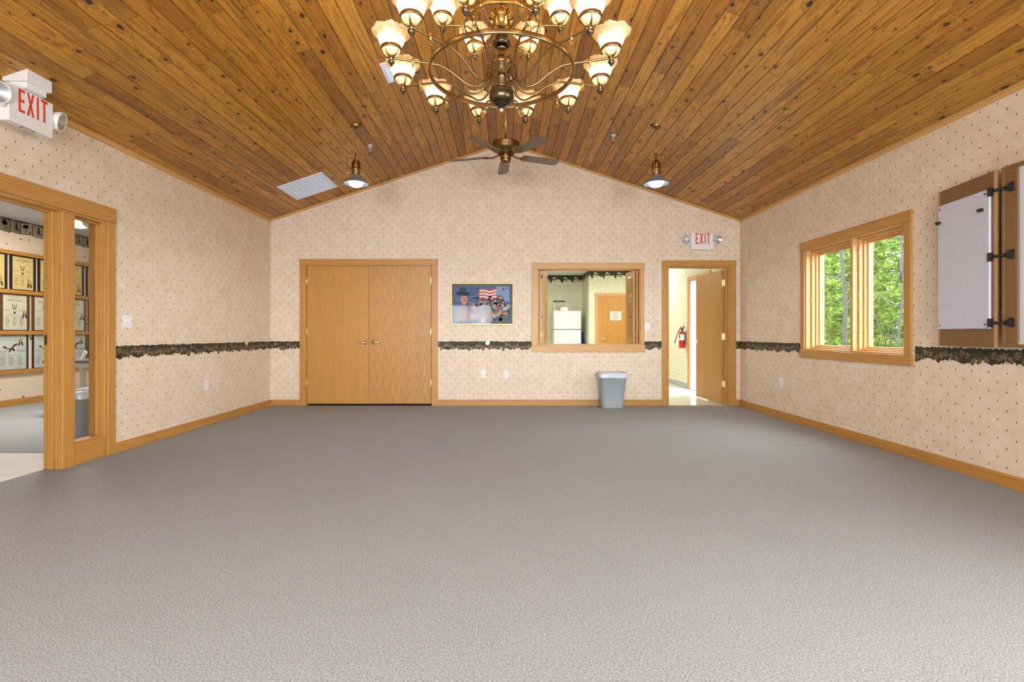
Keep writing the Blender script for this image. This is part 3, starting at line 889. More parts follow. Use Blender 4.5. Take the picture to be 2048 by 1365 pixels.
swag('trim_14', lambda a, c, h: (2.15+a, 13.0-.001-h, c), KX1-2.15, 3, 'leafy swag border above the kitchen door')
b = MB(); b.box(KX1-.008, KX1, HY1+.13, 13.0, 0, .1); struct(b.build('baseboard_kitchen', M['vinyl_base']), 'grey vinyl base along the hall wall', 'baseboard')
# door_4: kitchen door
d4 = thing('door_4', (2.8, 13.0, 0), 'closed oak kitchen door carrying a white notice', 'door', kind='structure')
for q in ((2.305, KD0, 12.982, 13.0, 0, 2.04, 'z'), (3.25, 3.34, 12.982, 13.0, 0, 2.04, 'z'), (2.30, 3.345, 12.978, 13.0, 2.04, 2.12, 'x')):
    b = MB(); b.box(*q[:6], g=q[6]); b.build('casing', M['oak_light'], d4, .003)
b = MB(); b.box(KD0+.003, 3.247, 12.985, 13.0, .01, 2.035); lf = b.build('door_leaf', M['oak_veneer'], d4, .002)
lever(lf, 2.475, 12.985, .945, 1)
# door_5: outside door of the hall, standing open
d5 = thing('door_5', (KX1, HY1, 0), 'white outside door in the hall wall, standing open', 'door', kind='structure')
for q in ((KX1-.018, KX1, HY1, HY1+.1, 0, 2.1, 'z'), (KX1-.018, KX1, HY0-.1, HY0, 0, 2.1, 'z'), (KX1-.02, KX1, HY0-.1, HY1+.1, 2.1, 2.19, 'y')):
    b = MB(); b.box(*q[:6], g=q[6]); b.build('casing', M['oak_light'], d5, .003)
b = MB(); b.box(KX1, KX1+.15, HY1-.03, HY1+.001, 0, 2.07); b.box(KX1, KX1+.15, HY0-.001, HY0+.03, 0, 2.07); b.box(KX1, KX1+.15, HY0, HY1, 2.07, 2.101); b.build('jamb', M['outdoor_white'], d5, .003)
b = MB(); b.box(KX1+.16, KX1+1.02, HY1-.03, HY1+.01, .02, 2.06); b.build('door_leaf', M['outdoor_white'], d5, .003)
b = MB(); b.box(KX1-.01, KX1+.16, HY0, HY1, -.001, .012); b.build('threshold', M['grey_metal'], d5)
lamp('kitchen_lamp', 'AREA', (1.0, 10.6, KZ-.03), 52, (1.0, .97, .88), size=1.2, size_y=.5)
lamp('kitchen_lamp', 'AREA', (2.9, 11.2, KZ-.03), 40, (1.0, .97, .88), size=1.2, size_y=.4)

# ------------------------------------------------------------------ lobby beyond the doorway
LX0, LYA, LYB, LZ = -7.33, .6, 10.2, 2.78
b = MB(); b.box(LX0, XL2, 4.53, LYB, -.12, -.0005); struct(b.build('floor_lobby', M['carpet']), 'grey carpet of the lobby', 'floor')
b = MB(); b.box(LX0, XL2, LYA, 4.53, -.12, .004); struct(b.build('floor_entry', M['tile']), 'pale square floor tiles just inside the lobby doorway', 'floor')
b = MB(); b.box(LX0-.1, XL2, LYA-.1, LYB+.1, LZ, LZ+.1); struct(b.build('ceiling_lobby', M['lobby_ceiling']), 'white textured lobby ceiling', 'ceiling')
b = MB(); b.box(LX0-.1, LX0, LYA-.1, LYB+.1, 0, LZ); struct(b.build('wall_lobby', M['paper_lobby']), 'lobby wall with leaf-print paper and rows of certificates', 'wall')
b = MB(); b.box(LX0, XL2, LYB, LYB+.1, 0, LZ); struct(b.build('wall_lobby_far', M['paper_lobby']), 'far end wall of the lobby', 'wall')
b = MB(); b.box(LX0, XL2, LYA-.1, LYA, 0, LZ); struct(b.build('wall_lobby_near', M['paper_lobby']), 'near end wall of the lobby', 'wall')
wood('baseboard_lobby', [(LX0, LX0+.014, LYA, LYB, 0, .1, 'y')], 'oak baseboard of the lobby', 'baseboard')
# postage-stamp border
fl = Flat(lambda a, c, h: (LX0+.001+h, 6.4+a, c), .0006)
rnd = random.Random(5); x = 0
fl.rect(0, 3.7, LZ-.165, LZ, (78, 66, 56), 0)
while x < 3.6:
    w = rnd.uniform(.16, .21); t = rnd.uniform(-.02, .02)
    p = [(x, LZ-.195+t+rnd.uniform(-.012, .012)), (x+w, LZ-.195-t+rnd.uniform(-.012, .012)), (x+w, LZ-.01-t), (x, LZ-.01+t)]
    fl.poly(p, (34, 22, 20), 1)
    q = [(a+(.009 if k in (0, 3) else -.009), c+(.009 if k < 2 else -.009)) for k, (a, c) in enumerate(p)]
    fl.poly(q, rnd.choice(((150, 138, 116), (132, 122, 100), (160, 146, 122))), 2)
    cx = x+w*rnd.uniform(.4, .6)
    fl.rect(cx-.006, cx+.006, LZ-.17, LZ-.1, (58, 46, 38), 3)
    if rnd.random() < .35:
        for k in range(4): fl.poly([(cx-.045+k*.009, LZ-.14+k*.027), (cx+.045-k*.009, LZ-.14+k*.027), (cx, LZ-.10+k*.027)], (52, 56, 44), 4)
    else:
        for k in range(12): fl.ell(cx+rnd.uniform(-.035, .035), LZ-.075+rnd.uniform(-.025, .03), .02, .016, rnd.choice(((48, 48, 40), (66, 64, 52), (38, 38, 34))), 4, 7)
    fl.ell(x+w*.75, LZ-.15, .016, .02, (84, 70, 54), 4, 7)
    x += w*.97
struct(fl.build('trim_15'), 'tree-picture stamp border at the lobby ceiling', 'wallpaper border')
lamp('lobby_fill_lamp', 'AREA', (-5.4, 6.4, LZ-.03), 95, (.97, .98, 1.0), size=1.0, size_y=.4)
b = MB(); b.box(XL2, XL2+.1, YB2, LYB+.1, 0, LZ); struct(b.build('wall_lobby_side', M['paper_lobby']), 'lobby side wall', 'wall')

# ------------------------------------------------------------------ chandelier
CX, CY = -.02, 2.9
ch = thing('chandelier', (CX, CY, 2.34), 'large two-tier antique brass chandelier with ruffled glass shades', 'chandelier')
def ZC(z): return z - 2.34
def cpart(name, fn, mat, parent=ch):
    b = MB(local=True); fn(b); return b.build(name, M[mat], parent)
def stem(b):
    b.lathe([(0, ZC(2.46)), (.021, ZC(2.46)), (.021, ZC(2.72)), (.010, ZC(2.73)), (.010, ZC(cz(0)-.05)), (0, ZC(cz(0)-.05))], 20)
    for z in (2.48, 2.695):
        b.lathe([(.021, ZC(z)), (.028, ZC(z+.006)), (.022, ZC(z+.016))], 20)
cpart('stem', stem, 'antique_brass')
cpart('ceiling_canopy', lambda b: b.lathe([(0, ZC(cz(0)-.075)), (.03, ZC(cz(0)-.07)), (.075, ZC(cz(0)-.035)), (.085, ZC(cz(0)-.012)), (.085, ZC(cz(0)+.0))], 28), 'brass')
def bowl(b):
    b.lathe([(0, ZC(2.478)), (.03, ZC(2.476)), (.052, ZC(2.47)), (.066, ZC(2.458)), (.070, ZC(2.448)), (.067, ZC(2.443)), (.070, ZC(2.436)), (.071, ZC(2.42)), (.064, ZC(2.40)), (.048, ZC(2.386)), (.044, ZC(2.388)), (.036, ZC(2.376)), (.026, ZC(2.374)), (.018, ZC(2.364)), (.009, ZC(2.362)), (.006, ZC(2.354))], 36)
cpart('bottom_bowl', bowl, 'dark_bronze')
cpart('bottom_finial', lambda b: (b.ball((0, 0, ZC(2.349)), .012, 14), b.lathe([(.005, ZC(2.358)), (.009, ZC(2.362)), (.004, ZC(2.366))], 12)), 'chrome')
def hub(b, z, k):
    """domed hub with a crown of hooks, z = bottom"""
    b.lathe([(.020*k, ZC(z-.012)), (.036*k, ZC(z-.008)), (.040*k, ZC(z)), (.056*k, ZC(z+.012)), (.058*k, ZC(z+.03)), (.075*k, ZC(z+.04)), (.078*k, ZC(z+.052)), (.070*k, ZC(z+.066)), (.052*k, ZC(z+.082)), (.030*k, ZC(z+.094)), (.021*k, ZC(z+.104))], 32)
    for q in range(12):
        a = 2*PI*(q+.5)/12
        b.ball((.080*k*math.cos(a), .080*k*math.sin(a), ZC(z+.05)), .0085*k, 8)
        b.tube([(.078*k*math.cos(a), .078*k*math.sin(a), ZC(z+.062)), (.055*k*math.cos(a), .055*k*math.sin(a), ZC(z+.084))], .0045*k, 6)
        b.ball((.03*k*math.cos(a), .03*k*math.sin(a), ZC(z+.102)), .006*k, 6)
cpart('lower_hub', lambda b: hub(b, 2.555, 1.0), 'antique_brass')
cpart('upper_hub', lambda b: hub(b, 2.825, .85), 'brass')
def cup(b):
    b.lathe([(.011, ZC(2.78)), (.030, ZC(2.774)), (.046, ZC(2.755)), (.050, ZC(2.735)), (.046, ZC(2.712)), (.040, ZC(2.712)), (.022, ZC(2.73))], 28)
cpart('middle_cup', cup, 'dark_bronze')
def ring(b, rad, z, h, n=96):
    prof = [(rad-.004, z-h/2), (rad+.004, z-h/2), (rad+.006, z-h/4), (rad+.006, z+h/4), (rad+.004, z+h/2), (rad-.004, z+h/2), (rad-.006, z+h/4), (rad-.006, z-h/4), (rad-.004, z-h/2)]
    b.lathe([(r, ZC(zz)) for r, zz in prof], n)
cpart('lower_ring', lambda b: ring(b, .409, 2.557, .027), 'antique_brass')
cpart('upper_ring', lambda b: ring(b, .214, 2.83, .018), 'brass')
b = MB(local=True); b.lathe([(0, ZC(2.50)), (.006, ZC(2.50)), (.011, ZC(2.505)), (.011, ZC(2.53)), (.015, ZC(2.545)), (.009, ZC(2.555)), (.006, ZC(2.575))], 14, (.052, -.03, 0)); b.build('pull_switch', M['dark_bronze'], ch)

def smooth_path(p, m=6):
    out = []
    for i in range(len(p)-1):
        p0 = p[max(i-1, 0)]; p1 = p[i]; p2 = p[i+1]; p3 = p[min(i+2, len(p)-1)]
        for k in range(m):
            t = k/m
            out.append(tuple(.5*((2*p1[j]) + (-p0[j]+p2[j])*t + (2*p0[j]-5*p1[j]+4*p2[j]-p3[j])*t*t + (-p0[j]+3*p1[j]-3*p2[j]+p3[j])*t**3) for j in range(len(p1))))
    out.append(p[-1]); return out

def lamp_arm(path, rl, za, parent):
    """one arm along +y with its lamp at radius rl, arm height za"""
    z0 = ZC(za)
    b = MB(local=True)
    b.tube([(0, r, ZC(z)) for r, z in smooth_path(path)], .0062, 8)
    b.ball((0, path[-2][0], ZC(path[-2][1])), .010, 8)
    arm = b.build('arm', M['antique_brass'], parent)
    L = (0, rl, z0)
    b = MB(local=True)                                     # stem, gallery ring and its spokes
    b.lathe([(.006, -.012), (.010, -.006), (.010, .008), (.007, .014), (.008, .022), (.014, .028), (.008, .034)], 14, L)
    b.lathe([(.050, .040), (.055, .040), (.057, .046), (.055, .050), (.056, .056), (.052, .060), (.049, .056), (.050, .040)], 28, L)
    for q in range(4):
        a = 2*PI*q/4 + PI/4
        ca, sa = math.cos(a), math.sin(a)
        p = [(.008, .012), (.020, .008), (.036, .016), (.046, .030), (.052, .044)]
        b.tube([(L[0]+r*ca, L[1]+r*sa, L[2]+z) for r, z in smooth_path(p, 3)], [.007, .007, .007, .006, .0055, .005, .0045, .0045, .004, .004, .004, .004, .006], 6)
    b.build('shade_holder', M['antique_brass'], arm)
    b = MB(local=True)                                     # urn finial under the arm
    b.lathe([(0, -.046), (.006, -.044), (.007, -.038), (.012, -.034), (.018, -.024), (.0185, -.018), (.012, -.013), (.006, -.010)], 16, L)
    b.build('finial', M['dark_bronze'], arm)
    b = MB(local=True)                                     # little gas key on the arm
    K = (0, rl-.115, z0)
    b.lathe([(0, .026), (.004, .024), (.006, .019), (.004, .013), (.009, .009), (.009, -.009), (.005, -.013), (.004, -.02)], 12, K)
    for dx, dz in ((-.0085, -.026), (.0085, -.026), (0, -.037)):
        b.tube([(K[0]+dx+.0065*math.cos(2*PI*q/10), K[1], K[2]+dz+.0065*math.sin(2*PI*q/10)) for q in range(10)], .0022, 6, closed=True)
    b.build('gas_key', M['brass'], arm)
    b = MB(local=True)                                     # ruffled glass
    prof = [(.016, .012), (.030, .014), (.041, .026), (.048, .044), (.052, .058), (.060, .072), (.067, .088), (.071, .102), (.077, .114), (.088, .124), (.097, .129), (.103, .136), (.101, .143), (.094, .140), (.084, .131), (.073, .119), (.066, .104)]
    def rm(j, a):
        k = max(0., (prof[j][1]-.105)/.035); return .020*k*math.cos(8*a) + .010*k*math.cos(24*a)
    def zm(j, a):
        k = max(0., (prof[j][1]-.105)/.035); return .004*k*math.cos(8*a+.6) + .0015*math.cos(24*a)*k
    b.lathe(prof, 80, L, rmod=rm, zmod=zm)
    b.build('glass_shade', M['lamp_glass'], arm)
    b = MB(local=True); b.ball((L[0], L[1], L[2]+.078), .024, 14, sz=1.25); b.lathe([(.012, .02), (.013, .052), (.010, .056)], 10, L)
    b.build('bulb', M['bulb_warm'], arm)
    return arm
BULB = 2.9
lowp = [(.072, 2.612), (.086, 2.60), (.088, 2.55), (.105, 2.492), (.15, 2.464), (.205, 2.474), (.275, 2.52), (.345, 2.553), (.409, 2.558), (.610, 2.560)]
upp = [(.058, 2.884), (.07, 2.872), (.072, 2.83), (.085, 2.785), (.115, 2.77), (.15, 2.785), (.18, 2.815), (.214, 2.83), (.33, 2.832)]
def turn(o, a):
    o.rotation_euler = (0, 0, a)
a1 = lamp_arm(lowp, .615, 2.560, ch)
a2 = lamp_arm(upp, .335, 2.832, ch)
turn(a1, R(-15)); turn(a2, R(-30))
for k in range(1, 12):
    c = dup(a1, parent=ch); turn(c, R(-15 - 30*k))
for k in range(1, 6):
    c = dup(a2, parent=ch); turn(c, R(-30 - 60*k))
for rl, za, n, ph in ((.615, 2.560, 12, 15), (.335, 2.832, 6, 30)):
    for k in range(n):
        a = R(ph + 360/n*k)
        lamp('chandelier_light', 'POINT', (rl*math.sin(a), rl*math.cos(a), ZC(za)+.118), BULB, (1.0, .84, .60), radius=.02, parent=ch)

# ------------------------------------------------------------------ ceiling fan
FX, FY = .008, 5.65
fan = thing('ceiling_fan', (FX, FY, 2.96), 'five-blade ceiling fan with antique brass motor on a long rod', 'ceiling fan')
def fz(z): return z-2.96
b = MB(local=True); b.lathe([(0, fz(3.20)), (.0125, fz(3.20)), (.0125, fz(cz(0)-.04)), (0, fz(cz(0)-.04))], 14); b.build('down_rod', M['brass'], fan)
b = MB(local=True); b.lathe([(.0125, fz(cz(0)-.09)), (.05, fz(cz(0)-.075)), (.068, fz(cz(0)-.03)), (.07, fz(cz(0)))], 24); b.build('ceiling_canopy', M['antique_brass'], fan)
b = MB(local=True); b.lathe([(.0125, fz(3.225)), (.03, fz(3.222)), (.035, fz(3.21)), (.12, fz(3.205)), (.15, fz(3.198)), (.156, fz(3.19)), (.153, fz(3.182)), (.154, fz(3.13)), (.150, fz(3.118)), (.11, fz(3.105)), (.085, fz(3.098)), (.085, fz(3.075)), (0, fz(3.07))], 40); b.build('motor_housing', M['antique_brass'], fan)
b = MB(local=True); b.lathe([(.05, fz(3.085)), (.06, fz(3.07)), (.06, fz(3.03)), (.055, fz(3.02)), (.058, fz(3.01)), (.054, fz(2.985)), (.035, fz(2.97)), (0, fz(2.962))], 32); b.build('switch_housing', M['antique_brass'], fan)
for k in range(5):
    a = R(3 + 72*k)
    Mx = Matrix.Rotation(a, 4, 'Z') @ Matrix.Translation((0, 0, fz(3.055))) @ Matrix.Rotation(R(-11), 4, 'Y')
    b = MB(local=True); b.M = Mx
    w0, w1 = .052, .066
    out = [(-w0, .195), (w0, .195), (w0+.006, .23), (w1, .60), (w1-.02, .644), (-w1+.02, .644), (-w1, .60), (-w0-.006, .23)]
    b.prism(out, lambda x, y, h: (x, y, h), -.003, .003, g=1)
    bl = b.build('blade', M['blade_wood'], fan)
    b = MB(local=True); b.M = Mx
    b.tube([(0, .07, .018), (0, .11, .0), (0, .15, -.012), (0, .19, -.008)], [.016, .012, .011, .010], 8)
    for sx in (-1, 1):
        b.tube(smooth_path([(0, .17, -.009), (sx*.03, .19, -.008), (sx*.036, .23, -.007), (sx*.02, .262, -.007), (0, .25, -.007), (sx*.004, .215, -.007)], 4), .006, 6)
    for sx, y in ((-.024, .215), (.024, .215), (0, .255)): b.ball((sx, y, -.008), .008, 8)
    b.build('blade_bracket', M['antique_brass'], bl)

# ------------------------------------------------------------------ pendant lamps
def pendant():
    px, py = -1.656, 5.64
    zc_ = cz(px)
    p = thing('pendant_lamp', (px, py, 2.70), 'brass caged pendant lamp hanging left of the ceiling fan', 'pendant lamp', 'pendant lamps either side of the fan')
    def z(v): return v-2.70
    b = MB(local=True); b.lathe([(0, z(zc_-.045)), (.012, z(zc_-.045)), (.035, z(zc_-.035)), (.058, z(zc_-.022)), (.063, z(zc_-.005)), (.063, z(zc_+.02))], 24); b.build('ceiling_canopy', M['antique_brass'], p)
    b = MB(local=True)
    zz = 3.085; k = 0
    while zz < zc_-.04:
        pts = [((.007*math.cos(t) if k % 2 else 0), (0 if k % 2 else .007*math.cos(t)), z(zz+.011)+.015*math.sin(t)) for t in [2*PI*i/8 for i in range(8)]]
        b.tube(pts, .0022, 5, closed=True); zz += .0235; k += 1
    b.build('chain', M['brass'], p)
    b = MB(local=True); b.lathe([(0, z(3.085)), (.010, z(3.08)), (.014, z(3.065)), (.014, z(3.03)), (.011, z(3.01)), (.024, z(3.004)), (.040, z(2.986)), (.048, z(2.96)), (.050, z(2.925)), (.048, z(2.905)), (.051, z(2.90)), (.051, z(2.885)), (.044, z(2.88)), (.044, z(2.825)), (.05, z(2.815))], 28)
    for zq in (2.86, 2.842): b.lathe([(.044, z(zq)), (.047, z(zq+.004)), (.044, z(zq+.008))], 28)
    b.build('lamp_body', M['antique_brass'], p)
    b = MB(local=True)
    for q in range(4):
        a = 2*PI*q/4 + R(20); c, s_ = math.cos(a), math.sin(a)
        pts = smooth_path([(.012, 3.035), (.05, 3.045), (.082, 3.05), (.094, 3.035), (.095, 2.96), (.093, 2.87), (.08, 2.848), (.046, 2.86)], 4)
        b.tube([(r*c, r*s_, z(h)) for r, h in pts], .0052, 6)
    b.build('cage', M['brass'], p)
    b = MB(local=True); b.lathe([(.046, z(2.84)), (.052, z(2.828)), (.07, z(2.80)), (.11, z(2.768)), (.136, z(2.748)), (.141, z(2.738)), (.139, z(2.733)), (.132, z(2.742)), (.105, z(2.762)), (.066, z(2.79)), (.046, z(2.82))], 44); b.build('lamp_shade', M['grey_metal'], p)
    b = MB(local=True); b.lathe([(0, z(2.704)), (.04, z(2.708)), (.066, z(2.722)), (.078, z(2.742)), (.08, z(2.76)), (.05, z(2.79))], 32); b.build('lamp_lens', M['lens_cool'], p)
    return p
pl = pendant()
pr = dup(pl, (1.68, 5.64, 2.70), R(40), 'brass caged pendant lamp hanging right of the ceiling fan')
# added pair of pendants out of view, brightening the near floor
fill_p1 = dup(pl, (-1.67, .4, 2.70), R(10), 'added fill pendant out of view, near the viewpoint beside the lobby doorway')
fill_p2 = dup(pl, (1.67, .4, 2.70), R(60), 'added fill pendant out of view, near the viewpoint by the right wall')
for p_ in (pl, pr, fill_p1, fill_p2):
    lamp('pendant_light', 'SPOT', (0, 0, -.012), 52 if p_ in (pl, pr) else 95, (.80, .90, 1.0), radius=.07, parent=p_, spot=R(165), blend=.6)

# ------------------------------------------------------------------ things on the ceiling
def ceil_quad(name, x0, x1, y0, y1, label, cat, slats=True):
    xm_, ym_ = (x0+x1)/2, (y0+y1)/2
    t = thing(name, (xm_, ym_, cz(xm_)), label, cat)
    sg = -1 if xm_ < 0 else 1
    Mx = Matrix.Translation((xm_, ym_, cz(xm_))) @ Matrix.Rotation(sg*TH, 4, 'Y')
    hx, hy = abs(x1-x0)/2/math.cos(TH), (y1-y0)/2
    return t, Mx, hx, hy
t, Mx, hx, hy = ceil_quad('return_air_grille', -2.934, -2.352, 6.52, 7.15, 'large white return air grille on the left ceiling slope', 'vent')
b = MB(); b.M = Mx
f = .028
for q in ((-hx, hx, -hy, -hy+f), (-hx, hx, hy-f, hy), (-hx, -hx+f, -hy+f, hy-f), (hx-f, hx, -hy+f, hy-f)): b.box(*q, -.009, .004)
b.build('frame', M['grille_white'], t, .002)
b = MB(); b.M = Mx
n = 46
for i in range(n):
    y = -hy+f + (2*hy-2*f)*(i+.5)/n
    b.poly([(-hx+f, y-.0052, -.0015), (hx-f, y-.0052, -.0015), (hx-f, y+.0035, -.007), (-hx+f, y+.0035, -.007)])
for i in range(9):
    x = -hx+f+(2*hx-2*f)*(i+.5)/9
    b.box(x-.0015, x+.0015, -hy+f, hy-f, -.0078, -.004)
b.build('louvers', M['grille_white'], t)
b = MB(); b.M = Mx; b.box(-hx+.004, hx-.004, -hy+.004, hy-.004, -.0005, .003); b.build('backing', M['grille_dark'], t)
t, Mx, hx, hy = ceil_quad('supply_register', -1.155, -.885, 4.66, 5.013, 'white supply register on the ceiling behind the chandelier', 'vent')
b = MB(); b.M = Mx
f = .03
for q in ((-hx, hx, -hy, -hy+f), (-hx, hx, hy-f, hy), (-hx, -hx+f, -hy+f, hy-f), (hx-f, hx, -hy+f, hy-f), (-hx+f, hx-f, -.006, .006)): b.box(*q, -.008, .004)
b.build('frame', M['grille_white'], t, .002)
b = MB(); b.M = Mx
for i in range(22):
    y = -hy+f+(2*hy-2*f)*(i+.5)/22
    b.poly([(-hx+f, y-.005, -.001), (hx-f, y-.005, -.001), (hx-f, y+.004, -.0065), (-hx+f, y+.004, -.0065)])
b.build('louvers', M['grille_white'], t)
b = MB(); b.M = Mx; b.box(-hx+.004, hx-.004, -hy+.004, hy-.004, -.0005, .003); b.build('backing', M['grille_dark'], t)
def sprinkler(x, y, label, g=None):
    t = thing('fire_sprinkler', (x, y, cz(x)), label, 'sprinkler', 'fire sprinklers')
    sg = -1 if x < 0 else 1
    Mx = Matrix.Rotation(sg*TH, 4, 'Y')
    b = MB(local=True); b.M = Mx; b.lathe([(.036, .004), (.036, -.004), (.03, -.009), (.016, -.012), (.012, -.02), (0, -.02)], 22); b.build('escutcheon', M['chrome'], t)
    b = MB(local=True); b.lathe([(.010, -.012), (.010, -.032), (0, -.034)], 12)
    for q in (-1, 1): b.tube(smooth_path([(q*.009, 0, -.03), (q*.016, 0, -.042), (q*.012, 0, -.055), (0, 0, -.062)], 3), .0026, 6)
    b.lathe([(0, -.062), (.016, -.064), (.017, -.066), (0, -.067)], 14); b.build('deflector', M['chrome'], t)
sprinkler(-1.66, 6.24, 'small chrome fire sprinkler on the left ceiling slope')
sprinkler(1.324, 6.19, 'small chrome fire sprinkler on the right ceiling slope')

# ------------------------------------------------------------------ exit signs
def letters(b, y, s, x0, z0):
    """EXIT in block strokes facing -y; x0 left edge, z0 bottom, height s"""
    w, st = .40*s, .115*s
    def T(pts): b.prism([(x0+a*s*.755, z0+c*s) for a, c in pts], lambda a, c, h: (a, y-h, c), 0, .0018)
    k = .125
    T([(0, 0), (k, 0), (k, 1), (0, 1)])
    for c in (0, .44, 1-k): T([(k, c), (.34 if c == .44 else .38, c), (.34 if c == .44 else .38, c+k*.95), (k, c+k*.95)])
    o = .50
    T([(o, 0), (o+.14, 0), (o+.23, .36), (o+.32, 0), (o+.46, 0), (o+.30, .5), (o+.46, 1), (o+.32, 1), (o+.23, .64), (o+.14, 1), (o, 1), (o+.16, .5)])
    o = 1.12
    T([(o, 0), (o+k, 0), (o+k, 1), (o, 1)])
    o = 1.40
    T([(o+.145, 0), (o+.145+k, 0), (o+.145+k, 1-k*.95), (o+.145, 1-k*.95)])
    T([(o, 1-k*.95), (o+.42, 1-k*.95), (o+.42, 1), (o, 1)])
def exit_sign(loc, rz, label, depth, canopy=False):
    t = thing('exit_sign', loc, label, 'exit sign', 'emergency exit signs', rz)
    w, h = .328, .25
    b = MB(local=True); b.box(-w/2, w/2, -depth, 0, 0, h); b.build('housing', M['white_plastic'], t, .004)
    b = MB(local=True); letters(b, -depth, .157, -.098, .085); b.build('exit_lettering', M['red_letter'], t)
    b = MB(local=True); b.box(-.05, .045, -depth*.75, -depth*.3, -.0015, .001); b.build('rating_label', M['black_plastic'], t)
    b = MB(local=True); b.box(-.04, .035, -depth*.68, -depth*.37, -.002, 0); b.build('rating_label', M['white_plastic'], t)
    for s in (-1, 1):
        x = s*(w/2+.068); y = -depth*.6; z = .155
        d = Vector((s*.42, -1, -.28)).normalized()
        Mx = Matrix.Translation((x, y-.01, z)) @ d.to_track_quat('Z', 'Y').to_matrix().to_4x4() @ Matrix.Scale(1.14, 4)
        b = MB(local=True); b.M = Mx
        b.lathe([(.012, -.058), (.03, -.052), (.048, -.034), (.058, -.01), (.063, .012), (.063, .018), (.058, .018), (.056, .012)], 28)
        lh = b.build('lamp_head', M['white_plastic'], t)
        b = MB(local=True); b.M = Mx; b.lathe([(.058, .016), (.04, .002), (.018, -.016), (.008, -.02), (.010, -.006), (0, 0)], 24); b.build('reflector', M['chrome'], lh)
        b = MB(local=True); b.M = Mx; b.lathe([(0, .017), (.03, .0175), (.058, .016)], 24); b.build('lens', M['glass'], lh)
        b = MB(local=True); b.tube([(s*w/2, y, z-.06), (s*(w/2+.03), y, z-.06), (x, y+.01, z-.04)], .016, 10); b.build('lamp_bracket', M['white_plastic'], t)
    return t
exit_sign((2.925, YB, 2.324), 0, 'white exit sign with red letters above the open door', .05)
es = exit_sign((-3.35, 3.525, 2.49), R(90), 'white exit sign with red letters hung at the ceiling above the lobby doorway', .065)
# ceiling canopy of the near sign: top follows the slope
b = MB()
x0, x1, y0, y1 = -3.40, -3.23, 3.43, 3.62
b.prism([(x0, cz(x1)-.082-.0), (x1, cz(x1)-.082), (x1, cz(x1)), (x0, cz(x0))], lambda a, c, h: (a, h, c), y0, y1)
b.box(x0+.03, x1-.022, y0+.02, y1-.02, 2.742, cz(x1)-.08)
for q in range(len(b.v)):
    v = Vector(b.v[q]) - Vector((-3.35, 3.525, 2.49)); v.rotate(Matrix.Rotation(R(-90), 3, 'Z')); b.v[q] = tuple(v)
b.local = True
b.build('canopy', M['white_plastic'], es, .003)

# ------------------------------------------------------------------ plates
def plate(kind, loc, rz, label, gang=1, group=None, cat=None):
    t = thing(kind, loc, label, cat or 'wall plate', group, rz)
    w, h = (.072 if gang == 1 else .116), .116
    b = MB(local=True); b.box(-w/2, w/2, -.006, 0, -h/2, h/2); b.build('cover_plate', M['white_plastic'], t, .003)
    if kind == 'light_switch':
        for g_ in range(gang):
            x = (g_-(gang-1)/2)*.046
            b = MB(local=True); b.prism([(-.006, -.011), (-.018, .006), (-.014, .010), (-.006, .011)], lambda a, c, hh: (x+hh, a, c), -.0045, .0045); b.build('toggle', M['white_paint'], t)
    if kind == 'power_outlet':
        for s in (-1, 1):
            b = MB(local=True); b.prism([(.017*math.cos(q)*(1 if abs(math.sin(q)) < .8 else 1), .0145*math.sin(q)) for q in [2*PI*i/16 for i in range(16)]], lambda a, c, hh: (a, -hh, c+s*.020), .006, .0085); so = b.build('socket', M['white_paint'], t)
            b = MB(local=True); b.box(-.0075, -.0055, -.0088, -.008, s*.020-.003, s*.020+.006); b.box(.0055, .0075, -.0088, -.008, s*.020-.003, s*.020+.006); b.box(-.002, .002, -.0088, -.008, s*.020-.010, s*.020-.006); b.build('slots', M['dark_gap'], so)
    b = MB(local=True)
    for z in ((-.03, .03) if kind == 'light_switch' else ((0,) if kind == 'power_outlet' else (-.042, .042))): b.ball((0, -.006, z), .003, 8)
    b.build('screw', M['grey_metal'], t)
plate('light_switch', (XL, 4.70, 1.187), R(90), 'white double light switch on left wall beside the lobby doorway', 2, cat='light switch')
plate('light_switch', (2.12, YB, 1.182), 0, 'white single light switch between serving hatch and open door', 1, cat='light switch')
plate('power_outlet', (XL, 5.94, .47), R(90), 'white power outlet low on the left wall', cat='outlet')
plate('blank_plate', (bx(967), YB, bz(748)), 0, 'blank cream wall plate below the framed picture', cat='wall plate')
plate('power_outlet', (bx(1012.5), YB, bz(749)), 0, 'white power outlet on far wall left of the grey bin', cat='outlet')
plate('power_outlet', (XR, 6.44, .452), R(-90), 'white power outlet low on the right wall under the window', cat='outlet')
def grommet(loc, rz, label):
    t = thing('brass_grommet', loc, label, 'wall fitting', None, rz)
    b = MB(local=True); b.M = Matrix.Rotation(R(90), 4, 'X')
    b.lathe([(.0, .003), (.012, .003), (.016, .007), (.026, .008), (.033, .005), (.034, 0)], 24); b.build('flange', M['bright_brass'], t)
    b = MB(local=True); b.M = Matrix.Rotation(R(90), 4, 'X'); b.lathe([(0, .0045), (.012, .0045), (.012, .003)], 16); b.build('plug', M['white_paint'], t)
grommet((bx(975), YB, bz(686.5)), 0, 'round brass fitting on the border under the framed picture')
grommet((XL, 6.87, .945), R(90), 'round brass fitting on the border of the left wall')

